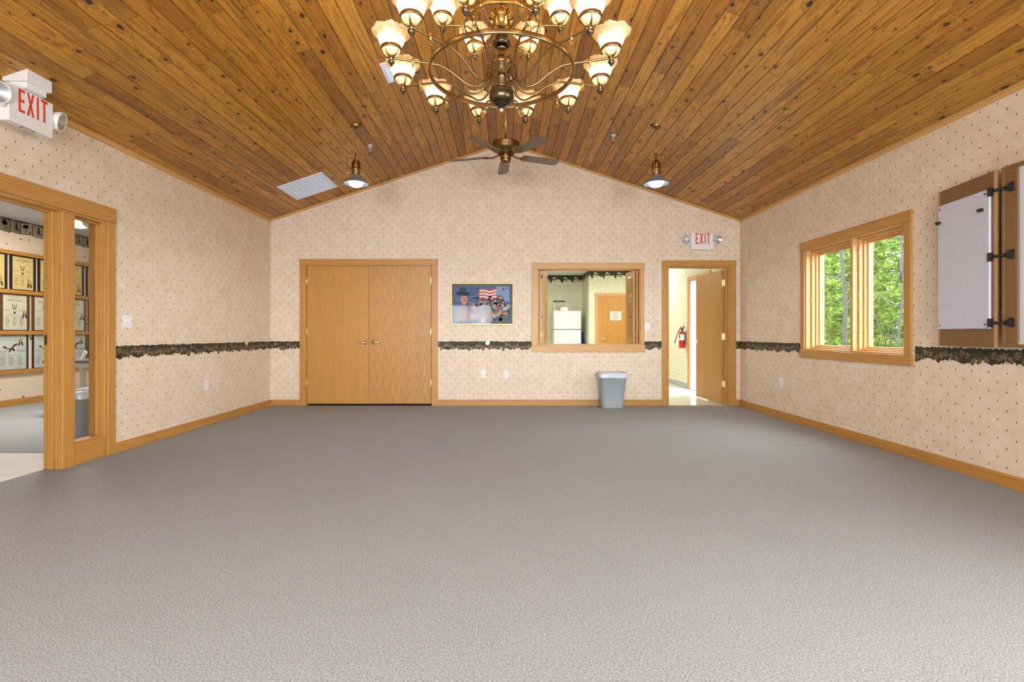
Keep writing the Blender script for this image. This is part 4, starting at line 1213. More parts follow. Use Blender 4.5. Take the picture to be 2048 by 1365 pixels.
# ------------------------------------------------------------------ framed picture
pw0, pw1, ph0, ph1 = bx(902.5), bx(1027), bz(650), bz(566.5)
pc = thing('framed_picture', ((pw0+pw1)/2, YB, ph0), 'wide gold-framed picture of a man in a brimmed hat, flag and crowd of faces', 'picture')
b = MB(); f = .014
for q in ((pw0, pw1, ph0, ph0+f), (pw0, pw1, ph1-f, ph1), (pw0, pw0+f, ph0+f, ph1-f), (pw1-f, pw1, ph0+f, ph1-f)): b.box(q[0], q[1], YB-.024, YB-.001, q[2], q[3], 'x')
b.build('frame', M['gold_frame'], pc, .003)
b = MB(); b.box(pw0+.01, pw1-.01, YB-.010, YB-.002, ph0+.01, ph1-.01); b.build('mat_board', M['black_frame'], pc)['label'] = 'dark brown mat'
ax, az = pw0+f+.045, ph0+f+.05
aw, ah = pw1-pw0-2*f-.09, ph1-ph0-2*f-.09
fl = Flat(lambda a, c, h: (ax+a*aw, YB-.0105-h, az+c*ah), .00012)
rnd = random.Random(12)
fl.rect(0, 1, 0, 1, (74, 104, 156), 0)
fl.poly([(0, .55), (.28, .5), (.28, 0), (0, 0)], (52, 84, 128), 1)
fl.poly([(.75, 1), (1, 1), (1, .55), (.8, .6)], (128, 158, 196), 1)
# flag
fl.poly([(.28, .92), (.44, .95), (.46, .62), (.30, .66)], (30, 40, 96), 2)
for i in range(5):
    for j in range(6): fl.ell(.30+j*.027+(i % 2)*.012, .70+i*.048+j*.004, .006, .011, (236, 236, 240), 3, 6)
for i in range(7):
    y = .93-i*.044
    p = [(.445+k*.04, y+.022*math.sin(k*1.0)) for k in range(9)]
    fl.poly(p+[(a, c-.044) for a, c in p[::-1]], (206, 84, 74) if i % 2 == 0 else (236, 224, 216), 3)
# crowd
for i in range(95):
    a = rnd.uniform(.27, .985); c = rnd.uniform(.04, .62 if a < .6 else .70)
    s_ = rnd.uniform(.7, 1.2); L_ = 4+int((1-c)*30)
    shirt = rnd.choice(((60, 62, 110), (150, 120, 84), (176, 60, 52), (110, 120, 92), (70, 60, 96), (196, 170, 120), (52, 46, 56), (150, 150, 170)))
    fl.ell(a, c-.075*s_, .045*s_, .065*s_, shirt, L_, 9)
    fl.ell(a, c+.012*s_, .024*s_, .048*s_, rnd.choice(((60, 38, 28), (40, 28, 26), (110, 74, 44), (84, 58, 40))), L_+1, 10)
    fl.ell(a, c, .020*s_, .040*s_, rnd.choice(((214, 164, 136), (196, 140, 112), (226, 180, 152), (150, 100, 76))), L_+2, 10)
    if rnd.random() < .3: fl.ell(a, c+.03*s_, .030*s_, .018*s_, rnd.choice(((90, 96, 60), (170, 50, 46), (50, 50, 80))), L_+3, 8)
fl.poly([(.86, .93), (.885, .97), (.91, .93), (.885, .86)], (176, 54, 56), 3); fl.ell(.955, .92, .024, .05, (70, 84, 120), 3); fl.poly([(.945, .93), (.965, .93), (.955, .80)], (220, 220, 226), 4)
fl.poly([(.86, .28), (.98, .32), (.97, .42), (.88, .40)], (160, 196, 206), 40)
# the large figure in a brimmed hat
fl.poly([(.02, 0), (.27, 0), (.26, .30), (.21, .42), (.12, .42), (.04, .34)], (150, 112, 92), 44)
fl.poly([(.11, .42), (.20, .42), (.18, .30), (.15, .26)], (116, 56, 50), 45)
fl.ell(.165, .62, .062, .155, (206, 146, 116), 46, 18); fl.poly([(.105, .48), (.14, .44), (.19, .46), (.22, .58), (.20, .46), (.16, .40)], (150, 92, 76), 47)
fl.ell(.175, .585, .03, .014, (92, 58, 44), 48, 10); fl.ell(.145, .665, .012, .012, (60, 40, 36), 48, 8); fl.ell(.20, .665, .012, .012, (60, 40, 36), 48, 8); fl.poly([(.172, .66), (.186, .61), (.166, .61)], (172, 110, 88), 48)
fl.ell(.10, .62, .014, .04, (176, 116, 96), 47, 8)
fl.ell(.145, .79, .135, .062, (40, 46, 48), 50, 20, -.12)
fl.poly([(.07, .80), (.085, .95), (.13, .985), (.19, .97), (.215, .78)], (54, 60, 60), 51); fl.poly([(.07, .80), (.215, .78), (.213, .825), (.073, .845)], (28, 30, 34), 52)
fl.build('picture_print', pc)
b = MB(); b.box(pw0+f-.002, pw1-f+.002, YB-.0235, YB-.021, ph0+f-.002, ph1-f+.002); b.build('glass_pane', M['picture_glass'], pc)

# ------------------------------------------------------------------ waste bin by the far wall
def bin_(name, x, y, w, d, h, rz, mat, label, liner=True):
    t = thing(name, (x, y, 0), label, 'waste bin', None, rz)
    def rr(hw, hd, z, r, n=6):
        pts = []
        for cx_, cy_, a0 in ((hw-r, hd-r, 0), (-hw+r, hd-r, 90), (-hw+r, -hd+r, 180), (hw-r, -hd+r, 270)):
            for k in range(n+1):
                a = R(a0+90*k/n); pts.append((cx_+r*math.cos(a), cy_+r*math.sin(a), z))
        return pts
    def loft(b, rings, close0=True):
        ids = [[b.P(p) for p in r] for r in rings]
        n = len(ids[0])
        for A, B in zip(ids[:-1], ids[1:]):
            for k in range(n): b.face([A[k], A[(k+1) % n], B[(k+1) % n], B[k]], smooth=True)
        if close0: b.face(ids[0][::-1])
    k = .80
    b = MB(local=True)
    loft(b, [rr(w/2*k-.012, d/2*k-.012, 0, .05), rr(w/2*k, d/2*k, .012, .055), rr(w/2, d/2, h-.03, .06), rr(w/2+.010, d/2+.010, h-.03, .065), rr(w/2+.010, d/2+.010, h, .065), rr(w/2, d/2, h, .06), rr(w/2*k-.008, d/2*k-.008, .02, .05)], True)
    b.build('body', M[mat], t)
    b = MB(local=True)
    rnd = random.Random(3)
    def wob(r, a, hz=0): return [(p[0]*(1+rnd.uniform(-a, a)), p[1]*(1+rnd.uniform(-a, a)), p[2]+rnd.uniform(-hz, hz)) for p in r]
    loft(b, [wob(rr(w/2*.84, d/2*.84, h*.6, .045), .006), wob(rr(w/2-.006, d/2-.006, h-.01, .055), .004), wob(rr(w/2+.006, d/2+.006, h+.012, .062), .008, .004), wob(rr(w/2+.016, d/2+.016, h+.004, .066), .008, .004), wob(rr(w/2+.018, d/2+.018, h-.03, .066), .006, .003), wob(rr(w/2+.020, d/2+.020, h-.062, .066), .008, .006)], False)
    b.build('bag_liner', M['bag'], t, normals=False)
    return t
def bagmat():
    g = G('bag')
    p = g.n('ShaderNodeBsdfDiffuse'); p.inputs[0].default_value = lin((232, 238, 246))
    tr = g.n('ShaderNodeBsdfTranslucent'); tr.inputs[0].default_value = lin((228, 236, 244))
    gl = g.n('ShaderNodeBsdfGlossy'); gl.inputs['Roughness'].default_value = .25
    a = g.n('ShaderNodeMixShader'); a.inputs[0].default_value = .35; g.t.links.new(p.outputs[0], a.inputs[1]); g.t.links.new(tr.outputs[0], a.inputs[2])
    c = g.n('ShaderNodeMixShader'); c.inputs[0].default_value = .06; g.t.links.new(a.outputs[0], c.inputs[1]); g.t.links.new(gl.outputs[0], c.inputs[2])
    M['bag'] = g.shader(c.outputs[0])
bagmat()
bin_('waste_bin', 1.55, 7.38, .385, .27, .505, 0, 'grey_bin', 'grey plastic waste bin with white liner under the serving hatch')
bin_('waste_bin', -4.08, 4.92, .385, .27, .52, R(90), 'grey_bin_lobby', 'grey waste bin with white liner seen behind the sidelight glass')

# ------------------------------------------------------------------ whiteboard cabinet with open door
cab = thing('whiteboard_cabinet', (XR, 2.84, .976), 'wooden wall cabinet with whiteboard and a swung-open door lined in grey fabric', 'cabinet')
c0, c1, cb, ct, cxf = 2.22, 3.44, .98, 2.196, 3.365
XC = XR-.003
b = MB()

for q in ((cxf, XC, c1-.02, c1, cb, ct, 'z'), (cxf, XC, c0, c0+.02, cb, ct, 'z'), (cxf, XC, c0+.02, c1-.02, ct-.02, ct, 'y'), (cxf, XC, c0+.02, c1-.02, cb, cb+.02, 'y'),
          (cxf+.006, cxf+.022, c1-.10, c1-.02, cb+.02, ct-.02, 'z'), (cxf+.006, cxf+.022, c0+.02, c0+.10, cb+.02, ct-.02, 'z')): b.box(*q[:6], g=q[6])
b.build('carcass', M['walnut_laminate'], cab, .002)
b = MB(); b.box(XR-.10, XR-.085, c0+.02, c1-.02, cb+.02, ct-.02); b.build('whiteboard', M['whiteboard'], cab)
b = MB(); b.box(cxf+.012, XR-.085, c0+.10, c1-.10, cb+.02, cb+.034); b.build('pen_tray', M['desk_body'], cab, .002)
# door: hinged at the cabinet's far front edge, swung back almost to the wall
hxp, hyp = 3.362, c1+.05
ang = math.atan2(.088, .575)
Mx = Matrix.Translation((hxp, hyp, 0)) @ Matrix.Rotation(-ang, 4, 'Z')
b = MB(); b.M = Mx; b.box(0, .027, 0, .534, cb-.003, ct-.002); dr = b.build('door', M['walnut_laminate'], cab, .002)
b = MB(); b.M = Mx; b.box(-.0005, .0275, .534, .541, cb-.003, ct-.002); b.box(-.0005, .0275, -.004, 0, cb-.003, ct-.002); b.build('edge_band', M['edge_band'], dr)
b = MB(); b.M = Mx; b.box(-.016, 0, .020, .532, cb+.126, ct-.12); fp = b.build('tack_panel', M['fabric'], dr, .004)
b = MB(); b.M = Mx
for y in (.055, .510):
    for z in (cb+.155, ct-.15): b.lathe([(0, -.0185), (.006, -.018), (.007, -.016)], 10, (0, y, z), axis='x')
b.build('screw', M['black_plastic'], fp)
for y, z in ((.085, ct-.255), (.514, ct-.255)):
    b = MB(); b.M = Mx; b.box(-.034, -.016, y-.017, y+.017, z-.012, z+.012); b.box(-.042, -.030, y-.011, y+.013, z-.004, z+.008); b.build('bulldog_clip', M['black_plastic'], fp, .002)
for z in (2.05, 1.60, 1.145):
    b = MB()
    b.M = Mx
    b.box(-.024, .0, .004, .026, z-.03, z+.03); b.tube([(-.012, .012, z), (-.016, -.004, z)], .010, 8); b.ball((-.016, -.002, z), .013, 10)
    b.M = None
    b.tube([(hxp-.016, hyp-.004, z), (cxf-.010, c1-.012, z)], .009, 8)
    b.prism([(c1-.02, z-.009), (c1-.035, z-.012), (c1-.062, z-.032), (c1-.082, z-.032), (c1-.082, z+.032), (c1-.062, z+.032), (c1-.035, z+.012), (c1-.02, z+.009)], lambda a, c, h: (h, a, c), cxf-.006, cxf+.006)
    b.ball((cxf-.010, c1-.018, z), .013, 10)
    b.build('hinge', M['black_plastic'], cab)

# ------------------------------------------------------------------ kitchen things
fr = thing('refrigerator', (1.64, 13.7, 0), 'white top-freezer refrigerator seen through the serving hatch', 'refrigerator')
f0, f1, fy, fzt = 1.278, 2.005, 13.36, 1.685
b = MB(); b.box(f0, f1, fy+.06, 14.05, .03, fzt-.005); b.build('body', M['white_enamel'], fr, .006)
b = MB(); b.box(f0, f1, fy, fy+.055, 1.198, fzt); b.build('freezer_door', M['white_enamel'], fr, .012)
b = MB(); b.box(f0, f1, fy, fy+.055, .09, 1.186); b.build('fridge_door', M['white_enamel'], fr, .012)
b = MB(); b.box(f0+.005, f1-.005, fy+.012, fy+.07, 1.18, 1.204); b.build('door_gap', M['dark_gap'], fr)
b = MB(); b.box(f0+.03, f1-.03, fy+.04, fy+.06, 0, .09); b.box(f0+.05, f1-.05, fy+.1, 14.0, 0, .04); b.build('kick_grille', M['dark_gap'], fr)
for z0, z1 in ((1.21, 1.5), (.75, 1.17)):
    b = MB(); b.box(f0+.012, f0+.034, fy-.022, fy, z0, z1); b.build('handle', M['white_plastic'], fr, .006)
t = thing('desk_lamp', (1.45, 13.6, fzt), 'white bent-arm lamp with a flat dark head on top of the refrigerator', 'lamp')
b = MB(); b.box(1.31, 1.60, 13.5, 13.68, fzt, fzt+.018); b.build('base', M['white_plastic'], t, .004)
b = MB(); b.tube(smooth_path([(1.325, 13.58, fzt+.01), (1.322, 13.58, fzt+.12), (1.322, 13.58, fzt+.2), (1.345, 13.58, fzt+.238), (1.40, 13.58, fzt+.246), (1.55, 13.58, fzt+.248)], 5), .013, 10); b.build('bent_arm', M['white_plastic'], t)
b = MB(); b.prism([(1.27, 13.44), (1.55, 13.44), (1.63, 13.70), (1.33, 13.72)], lambda a, c, h: (a, c, h), fzt+.25, fzt+.278); b.build('lamp_head', M['black_plastic'], t, .004)
t = thing('white_carton', (1.55, 13.44, fzt), 'small white carton lying on top of the refrigerator', 'box')
b = MB(); b.box(1.462, 1.66, 13.39, 13.47, fzt, fzt+.09); b.build('box', M['white_paint'], t, .003)
b = MB(); b.prism([(1.50, .09), (1.62, .118), (1.66, .095), (1.63, .09)], lambda a, c, h: (a, h, fzt+c), 13.40, 13.46); b.build('flap', M['white_paint'], t)
t = thing('folded_stool', (2.08, 13.75, 0), 'dark blue folded canvas stool leaning beside the refrigerator', 'stool')
b = MB()
for dx, dy in ((-.05, 0), (.035, .02), (-.02, .05), (.06, .06)): b.tube([(2.085+dx, 13.72+dy, 0), (2.09+dx*.3, 13.74+dy*.6, 1.06)], .011, 8)
b.build('frame', M['black_plastic'], t)
b = MB(); b.lathe([(.012, 1.14), (.03, 1.10), (.032, .98), (.055, .92), (.07, .80), (.06, .70), (.035, .70)], 12, (2.088, 13.74, 0), rmod=lambda j, a: .22*math.cos(3*a+j)); b.build('canvas', M['cooler_blue'], t)
t = thing('door_notice', (2.83, 12.985, 1.425), 'white paper notice with a round red emblem on the kitchen door', 'sign')
fl = Flat(lambda a, c, h: (a, 12.9835-h, c), .0006)
fl.rect(2.69, 2.975, 1.425, 1.648, (244, 242, 238), 0)
cx_, cz_ = 2.832, 1.537
fl.ell(cx_, cz_, .084, .084, (206, 120, 120), 1, 26); fl.ell(cx_, cz_, .066, .066, (244, 226, 222), 2, 24)
fl.rect(cx_-.094, cx_+.094, cz_-.002, cz_+.036, (246, 236, 232), 3)
for k in range(3): fl.rect(cx_-.05+k*.006, cx_+.05-k*.006, cz_+.022-k*.026, cz_+.032-k*.026, (220, 128, 124), 4)
fl.build('paper', t)
# fire extinguisher on the hall wall
ex = thing('fire_extinguisher', (3.505, 10.05, .79), 'red fire extinguisher with black hose on the hall wall beyond the open door', 'fire extinguisher')
ox, oy = 3.505, 10.05
b = MB(); b.lathe([(0, .79), (.052, .79), (.058, .80), (.058, 1.08), (.05, 1.105), (.03, 1.125), (.02, 1.135)], 26, (ox, oy, 0)); b.build('tank', M['fire_red'], ex)
b = MB()
n = 14
for k in range(n):
    a0, a1 = R(150+150*k/n), R(150+150*(k+1)/n)
    b.poly([(ox+.0588*math.cos(a0), oy+.0588*math.sin(a0), .95), (ox+.0588*math.cos(a1), oy+.0588*math.sin(a1), .95), (ox+.0588*math.cos(a1), oy+.0588*math.sin(a1), 1.065), (ox+.0588*math.cos(a0), oy+.0588*math.sin(a0), 1.065)])
b.build('label_sticker', M['white_paint'], ex)
b = MB()
for k in range(3, 6):
    a0, a1 = R(150+150*k/n), R(150+150*(k+1)/n)
    b.poly([(ox+.0592*math.cos(a0), oy+.0592*math.sin(a0), .985), (ox+.0592*math.cos(a1), oy+.0592*math.sin(a1), .985), (ox+.0592*math.cos(a1), oy+.0592*math.sin(a1), 1.055), (ox+.0592*math.cos(a0), oy+.0592*math.sin(a0), 1.055)])
b.build('label_print', M['black_plastic'], ex)
b = MB(); b.lathe([(.02, 1.13), (.022, 1.15), (.016, 1.17), (0, 1.175)], 14, (ox, oy, 0)); b.tube([(ox, oy, 1.165), (ox+.02, oy-.09, 1.20)], .008, 8); b.tube([(ox, oy, 1.175), (ox+.01, oy-.075, 1.235)], .008, 8); b.build('valve_handle', M['black_plastic'], ex)
b = MB(); b.tube(smooth_path([(ox, oy, 1.16), (ox-.03, oy-.02, 1.205), (ox-.06, oy-.02, 1.14), (ox-.10, oy-.02, 1.06), (ox-.155, oy-.02, .88)], 5), .0085, 8); b.build('hose', M['black_plastic'], ex)
b = MB(); b.box(3.555, KX1, oy-.02, oy+.02, .88, 1.12); b.build('bracket', M['grey_metal'], ex)

# ------------------------------------------------------------------ lobby things
def rail(z, label):
    b = MB(); b.box(LX0, LX0+.05, 5.5, LYB, z-.028, z+.028, 'y'); o = b.build('display_rail', M['rail_wood'], None, .003)
    tag(o, label, 'rail', 'display rails on the lobby wall')
rail(2.28, 'topmost oak display rail on the lobby wall'); rail(1.70, 'second oak display rail from the top on the lobby wall')
rail(1.09, 'third oak display rail from the top on the lobby wall'); rail(.51, 'lowest oak display rail on the lobby wall')
def certificate(y0, w, zb, h, row, label):
    x = LX0
    t = thing('framed_certificate', (x, y0+w/2, zb), label, 'certificate', 'framed certificates on the lobby wall')
    fm, fw = (('black_frame', .028), ('brown_frame', .03), ('black_frame', .014))[row]
    b = MB()
    for q in ((y0, y0+w, zb, zb+fw*.5), (y0, y0+w, zb+h-fw*.5, zb+h), (y0, y0+fw, zb+fw*.5, zb+h-fw*.5), (y0+w-fw, y0+w, zb+fw*.5, zb+h-fw*.5)): b.box(x+.004, x+.03, q[0], q[1], q[2], q[3])
    b.build('frame', M[fm], t, .002)
    iw, ih = w-2*fw, h-fw
    fl = Flat(lambda a, c, hh: (x+.010+hh, y0+fw+a*iw, zb+fw*.5+c*ih), .0006)
    paper = ((236, 208, 142), (226, 218, 196), (214, 216, 208))[row]
    ink, grey = (52, 44, 36), tuple(int(v*.78) for v in paper)
    fl.rect(0, 1, 0, 1, paper, 0)
    asp = ih/iw
    def T(s, a, c, size, col=ink):
        for p in text_polys(s): fl.poly([(a+px*size, c+py*size/asp) for px, py in p], col, 1)
    if row == 0:
        T('TRAILS COUNCIL', .5, .925, .042, grey); T('EAGLE AWARD', .5, .865, .088); T('CLASS OF', .5, .825, .045, grey)
    elif row == 1:
        T('COUNCIL HONORS', .5, .925, .05, (110, 100, 84)); T('THE', .5, .892, .04, grey); T('EAGLE CLASS', .5, .825, .098); T('OF SCOUTS', .5, .785, .045, grey)
    else:
        T('SCENIC TRAILS COUNCIL HONORS', .42, .925, .038, (92, 84, 76)); T('EAGLE SCOUT CLASS', .40, .855, .056)
    if row < 2:                                            # hanging medal
        c0 = .60
        for s in (-1, 1): fl.poly([(.5+s*.07, c0+.13), (.5+s*.10, c0+.16), (.5+s*.075, c0+.02), (.5+s*.02, c0-.02), (.5, c0-.02), (.5, c0+.005), (.5+s*.042, c0+.03)], (76, 66, 54), 1)
        fl.poly([(.465, c0+.11), (.535, c0+.11), (.53, c0+.035), (.5, c0+.012), (.47, c0+.035)], (190, 188, 178), 2)
        fl.poly([(.43, c0-.05), (.48, c0-.085), (.52, c0-.085), (.57, c0-.05), (.54, c0-.12), (.525, c0-.15), (.475, c0-.15), (.46, c0-.12)], (76, 66, 54), 1)
        T('SCENIC TRAILS', .22, .565, .04, (96, 88, 74)); T('COUNCIL', .22, .535, .04, (96, 88, 74)); T('BOY SCOUTS', .78, .565, .04, (96, 88, 74)); T('OF AMERICA', .78, .535, .04, (96, 88, 74))
    else:                                                  # flying eagle
        fl.poly([(.43, .62), (.50, .62), (.56, .72), (.66, .755), (.72, .745), (.68, .70), (.60, .68), (.57, .60), (.62, .56), (.60, .52), (.50, .57), (.44, .50), (.40, .50), (.43, .57)], (84, 48, 38), 1)
        fl.poly([(.22, .69), (.30, .67), (.38, .64), (.43, .61), (.40, .57), (.30, .60), (.24, .64)], (62, 40, 34), 1)
        fl.poly([(.57, .64), (.64, .62), (.60, .585)], (232, 228, 220), 2); fl.poly([(.30, .615), (.40, .645), (.40, .61), (.33, .595)], (220, 214, 204), 2)
        T('SCENIC TRAILS', .20, .515, .046); T('COUNCIL', .20, .475, .046); T('BOY SCOUTS', .82, .545, .046); T('OF AMERICA', .82, .505, .046)
    for k in range(2): fl.rect(.16, .84, .425-k*.022, .432-k*.022, grey, 1)
    rnd = random.Random(int(y0*97)+row)
    for cc in range(3):
        a = .13+cc*.28
        for k in range(11): fl.rect(a, a+rnd.uniform(.13, .21), .36-k*.024, .371-k*.024, tuple(int(v*.72) for v in paper), 1)
    fl.rect(.12, .36, .055, .062, grey, 1); fl.rect(.56, .84, .055, .062, grey, 1)
    fl.build('paper', t)
    rx, rz_ = ((.82, .24), (.90, .50), (.80, .86))[row]
    fl2 = Flat(lambda a, c, hh: (x+.014+hh, y0+fw+rx*iw+a, zb+fw*.5+rz_*ih+c), .0012)
    rib = ((60, 44, 30), (34, 40, 92), (52, 46, 40))[row]
    for s in (-1, 1): fl2.poly([(s*.004, -.012), (s*.022, -.012), (s*.042, -.085), (s*.024, -.078), (s*.016, -.088)], rib, 0)
    fl2.ell(0, 0, .030, .030, (186, 150, 78), 1, 16); fl2.ell(0, 0, .019, .019, (206, 178, 108), 2, 14)
    fl2.build('ribbon_rosette', t)
    b = MB(); b.box(x+.018, x+.02, y0+fw, y0+w-fw, zb+fw*.5, zb+h-fw*.5); b.build('glass_pane', M['glass'], t)
R1 = ((7.045, 'black-framed cream certificate at the left end of top rail, partly cut off'), (7.497, 'black-framed cream certificate, the whole one on the top row in the doorway'), (7.948, 'black-framed cream certificate on the top row, half hidden by the oak post'), (8.40, 'cream certificate on the top row seen through the sidelight'), (8.86, 'certificate sliver on the top row at the sidelight edge'))
for y, l in R1: certificate(y, .404, 1.728, .522, 0, l)
R2 = ((7.352, .445, 'brown-framed white certificate, the whole one on the middle row in the doorway'), (7.848, .455, 'brown-framed certificate on the middle row, half hidden by the oak post'), (8.365, .485, 'brown-framed certificate on the middle row seen through the sidelight'), (8.90, .45, 'certificate sliver on the middle row at the sidelight edge'))
for y, w, l in R2: certificate(y, w, 1.118, .552, 1, l)
R3 = ((7.28, .495, 'white certificate with brown eagle, whole one on the bottom row in the doorway'), (7.856, .47, 'white certificate with brown eagle on the bottom row, half hidden by the oak post'), (8.385, .48, 'white certificate with brown eagle on the bottom row seen through the sidelight'), (8.905, .45, 'certificate sliver on the bottom row at the sidelight edge'))
for y, w, l in R3: certificate(y, w, .538, .522, 2, l)
# reception table with fanned leaflets
dk = thing('side_table', (-5.5, 6.6, 0), 'side table with dark grey top behind the sidelight glass', 'table')
b = MB(); b.box(-5.93, -5.0, 6.5, 7.1, .695, .73); b.build('tabletop', M['desk_top'], dk, .004)
b = MB(); b.box(-5.88, -5.05, 6.53, 6.55, .64, .695, 'x'); b.box(-5.88, -5.05, 7.05, 7.07, .64, .695, 'x'); b.build('apron', M['desk_body'], dk, .002)
for x, y in ((-5.335, 6.55), (-5.88, 6.55), (-5.335, 7.04), (-5.88, 7.04)):
    b = MB(); b.box(x, x+.05, y-.02, y+.03, 0, .66); b.build('leg', M['desk_body'], dk, .003)
for k, (x, lab) in enumerate(((-5.50, 'left white leaflet propped on the side table'), (-5.41, 'middle white leaflet propped on the side table'), (-5.32, 'right white leaflet propped on the side table'))):
    b = MB(); z0, y = .731, 6.58+k*.05
    b.prism([(x-.035, z0), (x+.012, z0), (x+.075, z0+.10+k*.02), (x+.045, z0+.125+k*.02)], lambda a, c, h: (a, h, c), y, y+.02)
    tag(b.build('leaflet', M['white_paint'], None, .003), lab, 'leaflet', 'leaflets on the side table')
lt = thing('lobby_ceiling_light', (-5.93, 7.0, 2.55), 'small white bell-shaped ceiling light in the lobby', 'ceiling light')
b = MB(); b.lathe([(.0, 2.69), (.02, 2.69), (.022, 2.73), (.075, 2.755), (.08, LZ)], 24, (-5.93, 7.0, 0)); b.build('base', M['antique_brass'], lt)
b = MB(); b.lathe([(.02, 2.70), (.05, 2.69), (.07, 2.64), (.08, 2.59), (.11, 2.565), (.135, 2.555), (.128, 2.552), (.10, 2.560), (.07, 2.59), (.055, 2.64), (.02, 2.68)], 30, (-5.93, 7.0, 0)); b.build('glass_shade', M['lamp_glass'], lt)
b = MB(); b.ball((-5.93, 7.0, 2.625), .032, 14); b.build('bulb', M['lobby_bulb'], lt)
lamp('lobby_light', 'POINT', (0, 0, .0), 60, (1, .93, .82), radius=.05, parent=lt)

# ------------------------------------------------------------------ woods outside
b = MB(); b.box(XR2+.1, 60, -30, 60, -.5, -.4); struct(b.build('ground', M['forest_ground']), 'forest floor outside the window', 'ground')
def pine_parts(seed, H=10.0, dens=1.0):
    rnd = random.Random(seed)
    tr = MB(local=True)
    tr.tube([(rnd.uniform(-.03, .03), rnd.uniform(-.03, .03), H*k/8) for k in range(9)], [.14*(1-.85*k/8) for k in range(9)], 8)
    fo = MB(local=True)
    z = .35
    while z < H-.2:
        nb = rnd.randint(5, 7)
        L = 1.05*(1-z/(H+1))**.7 + .2
        a0 = rnd.uniform(0, 6)
        for k in range(nb):
            a = a0+2*PI*k/nb+rnd.uniform(-.3, .3); l = L*rnd.uniform(.75, 1.15); droop = rnd.uniform(-.15, .25)
            d = Vector((math.cos(a), math.sin(a), 0))
            p0 = Vector((0, 0, z)); p1 = p0 + d*l + Vector((0, 0, l*droop))
            tr.tube([tuple(p0), tuple(p0.lerp(p1, .5)+Vector((0, 0, -.05*l))), tuple(p1)], [.022, .014, .005], 5, cap=False)
            m = int((4+l*13)*dens)
            for q in range(m):
                t = .2+.8*(q+rnd.random())/m
                c = p0.lerp(p1, t) + Vector((rnd.gauss(0, .13), rnd.gauss(0, .13), rnd.gauss(0, .08)))
                shade_ = rnd.random()
                for w in range(12):
                    dr_ = Vector((rnd.gauss(0, 1), rnd.gauss(0, 1), rnd.gauss(.25, .7))).normalized() + d*.5
                    dr_ = dr_.normalized()*rnd.uniform(.11, .2)
                    sd = dr_.cross(Vector((rnd.gauss(0, 1), rnd.gauss(0, 1), rnd.gauss(0, 1))))
                    if sd.length < 1e-4: continue
                    sd = sd.normalized()*rnd.uniform(.007, .013)
                    fo.poly([tuple(c-sd), tuple(c+sd), tuple(c+dr_)], None, 0, (min(1, max(0, shade_+rnd.uniform(-.2, .2))), 0, 0, 1))
        z += rnd.uniform(.22, .34)
    return tr, fo
protos = []
for s in range(3):
    tr, fo = pine_parts(20+s, 5.6+.5*s, 1.15)
    t = thing('pine_tree', (0, 0, -.4), 'green pine tree in the woods outside the window', 'tree', 'pines outside the window')
    tr.build('trunk', M['bark_pine'], t, normals=False); fo.build('foliage', M['needles'], t, normals=False)
    protos.append(t)
rnd = random.Random(77)
spots = []
for row, xr in enumerate((10.2, 13.0, 16.2, 19.8, 24.0)):
    sc_ = (.80, .96, 1.14, 1.36, 1.62)[row]
    y = xr*.92 + (row % 2)*1.1
    while y < xr*2.0:
        spots.append((xr+rnd.uniform(-.15, .15), y+rnd.uniform(-.1, .1), sc_)); y += 3.15*sc_
for i, (x, y, sc_) in enumerate(spots):
    o = protos[i] if i < 3 else dup(protos[i % 3])
    o.location = (x, y, -.4); o.rotation_euler = (0, 0, rnd.uniform(0, 6)); s_ = sc_*rnd.uniform(.97, 1.05); o.scale = (s_, s_, s_)
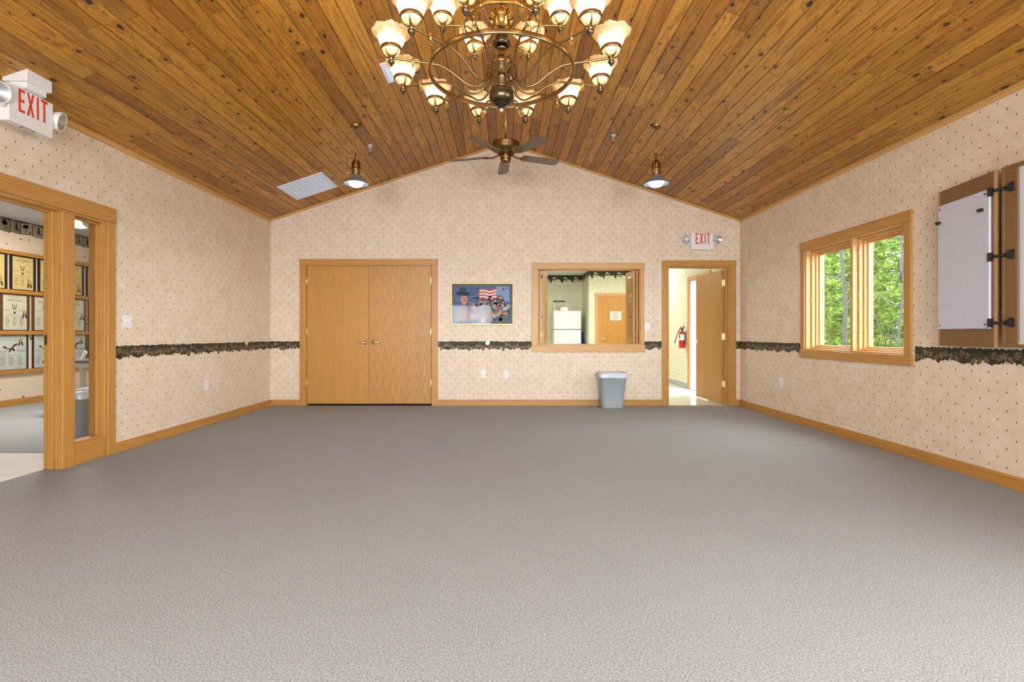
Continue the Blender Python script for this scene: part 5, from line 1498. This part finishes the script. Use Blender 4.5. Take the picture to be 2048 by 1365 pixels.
def birch(loc, H, r, seed, label):
    rnd = random.Random(seed)
    t = thing('birch_tree', loc, label, 'tree')
    b = MB(local=True)
    b.tube([(rnd.uniform(-.06, .06)*k/4, rnd.uniform(-.06, .06)*k/4, H*k/8) for k in range(9)], [r*(1-.6*k/8) for k in range(9)], 10); b.build('trunk', M['bark_pale'], t)
    b = MB(local=True)
    for k in range(16):
        z = rnd.uniform(.8, H*.8); a = rnd.uniform(0, 2*PI); l = rnd.uniform(.4, 1.0)
        p = [(0, 0, z)]
        for q in range(1, 6): p.append((math.cos(a)*l*q/5+rnd.uniform(-.06, .06), math.sin(a)*l*q/5+rnd.uniform(-.06, .06), z+rnd.uniform(-.05, .12)*q))
        b.tube(p, [.016, .012, .009, .007, .005, .003], 5)
    b.build('branches', M['bark_pale'], t)
birch((6.3, 9.42, -.4), 8, .04, 3, 'pale birch trunk in the left window pane')
birch((6.3, 8.1, -.4), 6, .02, 8, 'thin pale sapling in the right window pane')
def bush(seed):
    rnd = random.Random(seed)
    t = thing('shrub', (0, 0, -.4), 'yellow-green leafy undergrowth below the pines', 'shrub', 'undergrowth outside the window')
    b = MB(local=True); f = MB(local=True)
    for k in range(14):
        a = rnd.uniform(0, 2*PI); l = rnd.uniform(.3, .8); h = rnd.uniform(.8, 2.0)
        p = [(0, 0, 0), (math.cos(a)*l*.4, math.sin(a)*l*.4, h*.5), (math.cos(a)*l, math.sin(a)*l, h)]
        b.tube(p, [.012, .008, .003], 5, cap=False)
        for q in range(26):
            tt = rnd.uniform(.3, 1); c = Vector(p[1]).lerp(Vector(p[2]), tt)+Vector((rnd.gauss(0, .12), rnd.gauss(0, .12), rnd.gauss(0, .12)))
            u = Vector((rnd.gauss(0, 1), rnd.gauss(0, 1), rnd.gauss(0, .6))).normalized()*rnd.uniform(.03, .06); v = u.cross(Vector((rnd.gauss(0, 1), rnd.gauss(0, 1), rnd.gauss(0, 1)))).normalized()*.02
            f.poly([tuple(c), tuple(c+u*.5+v), tuple(c+u), tuple(c+u*.5-v)], None, 0, (rnd.random(), 0, 0, 1))
    b.build('stems', M['bark_pine'], t, normals=False); f.build('foliage', M['autumn_leaves'], t, normals=False)
    return t
bs = bush(2)
rnd = random.Random(9)
for i in range(7):
    o = bs if i == 0 else dup(bs)
    o.location = (7.95, 7.0+i*1.85, -.4); o.rotation_euler = (0, 0, rnd.uniform(0, 6))
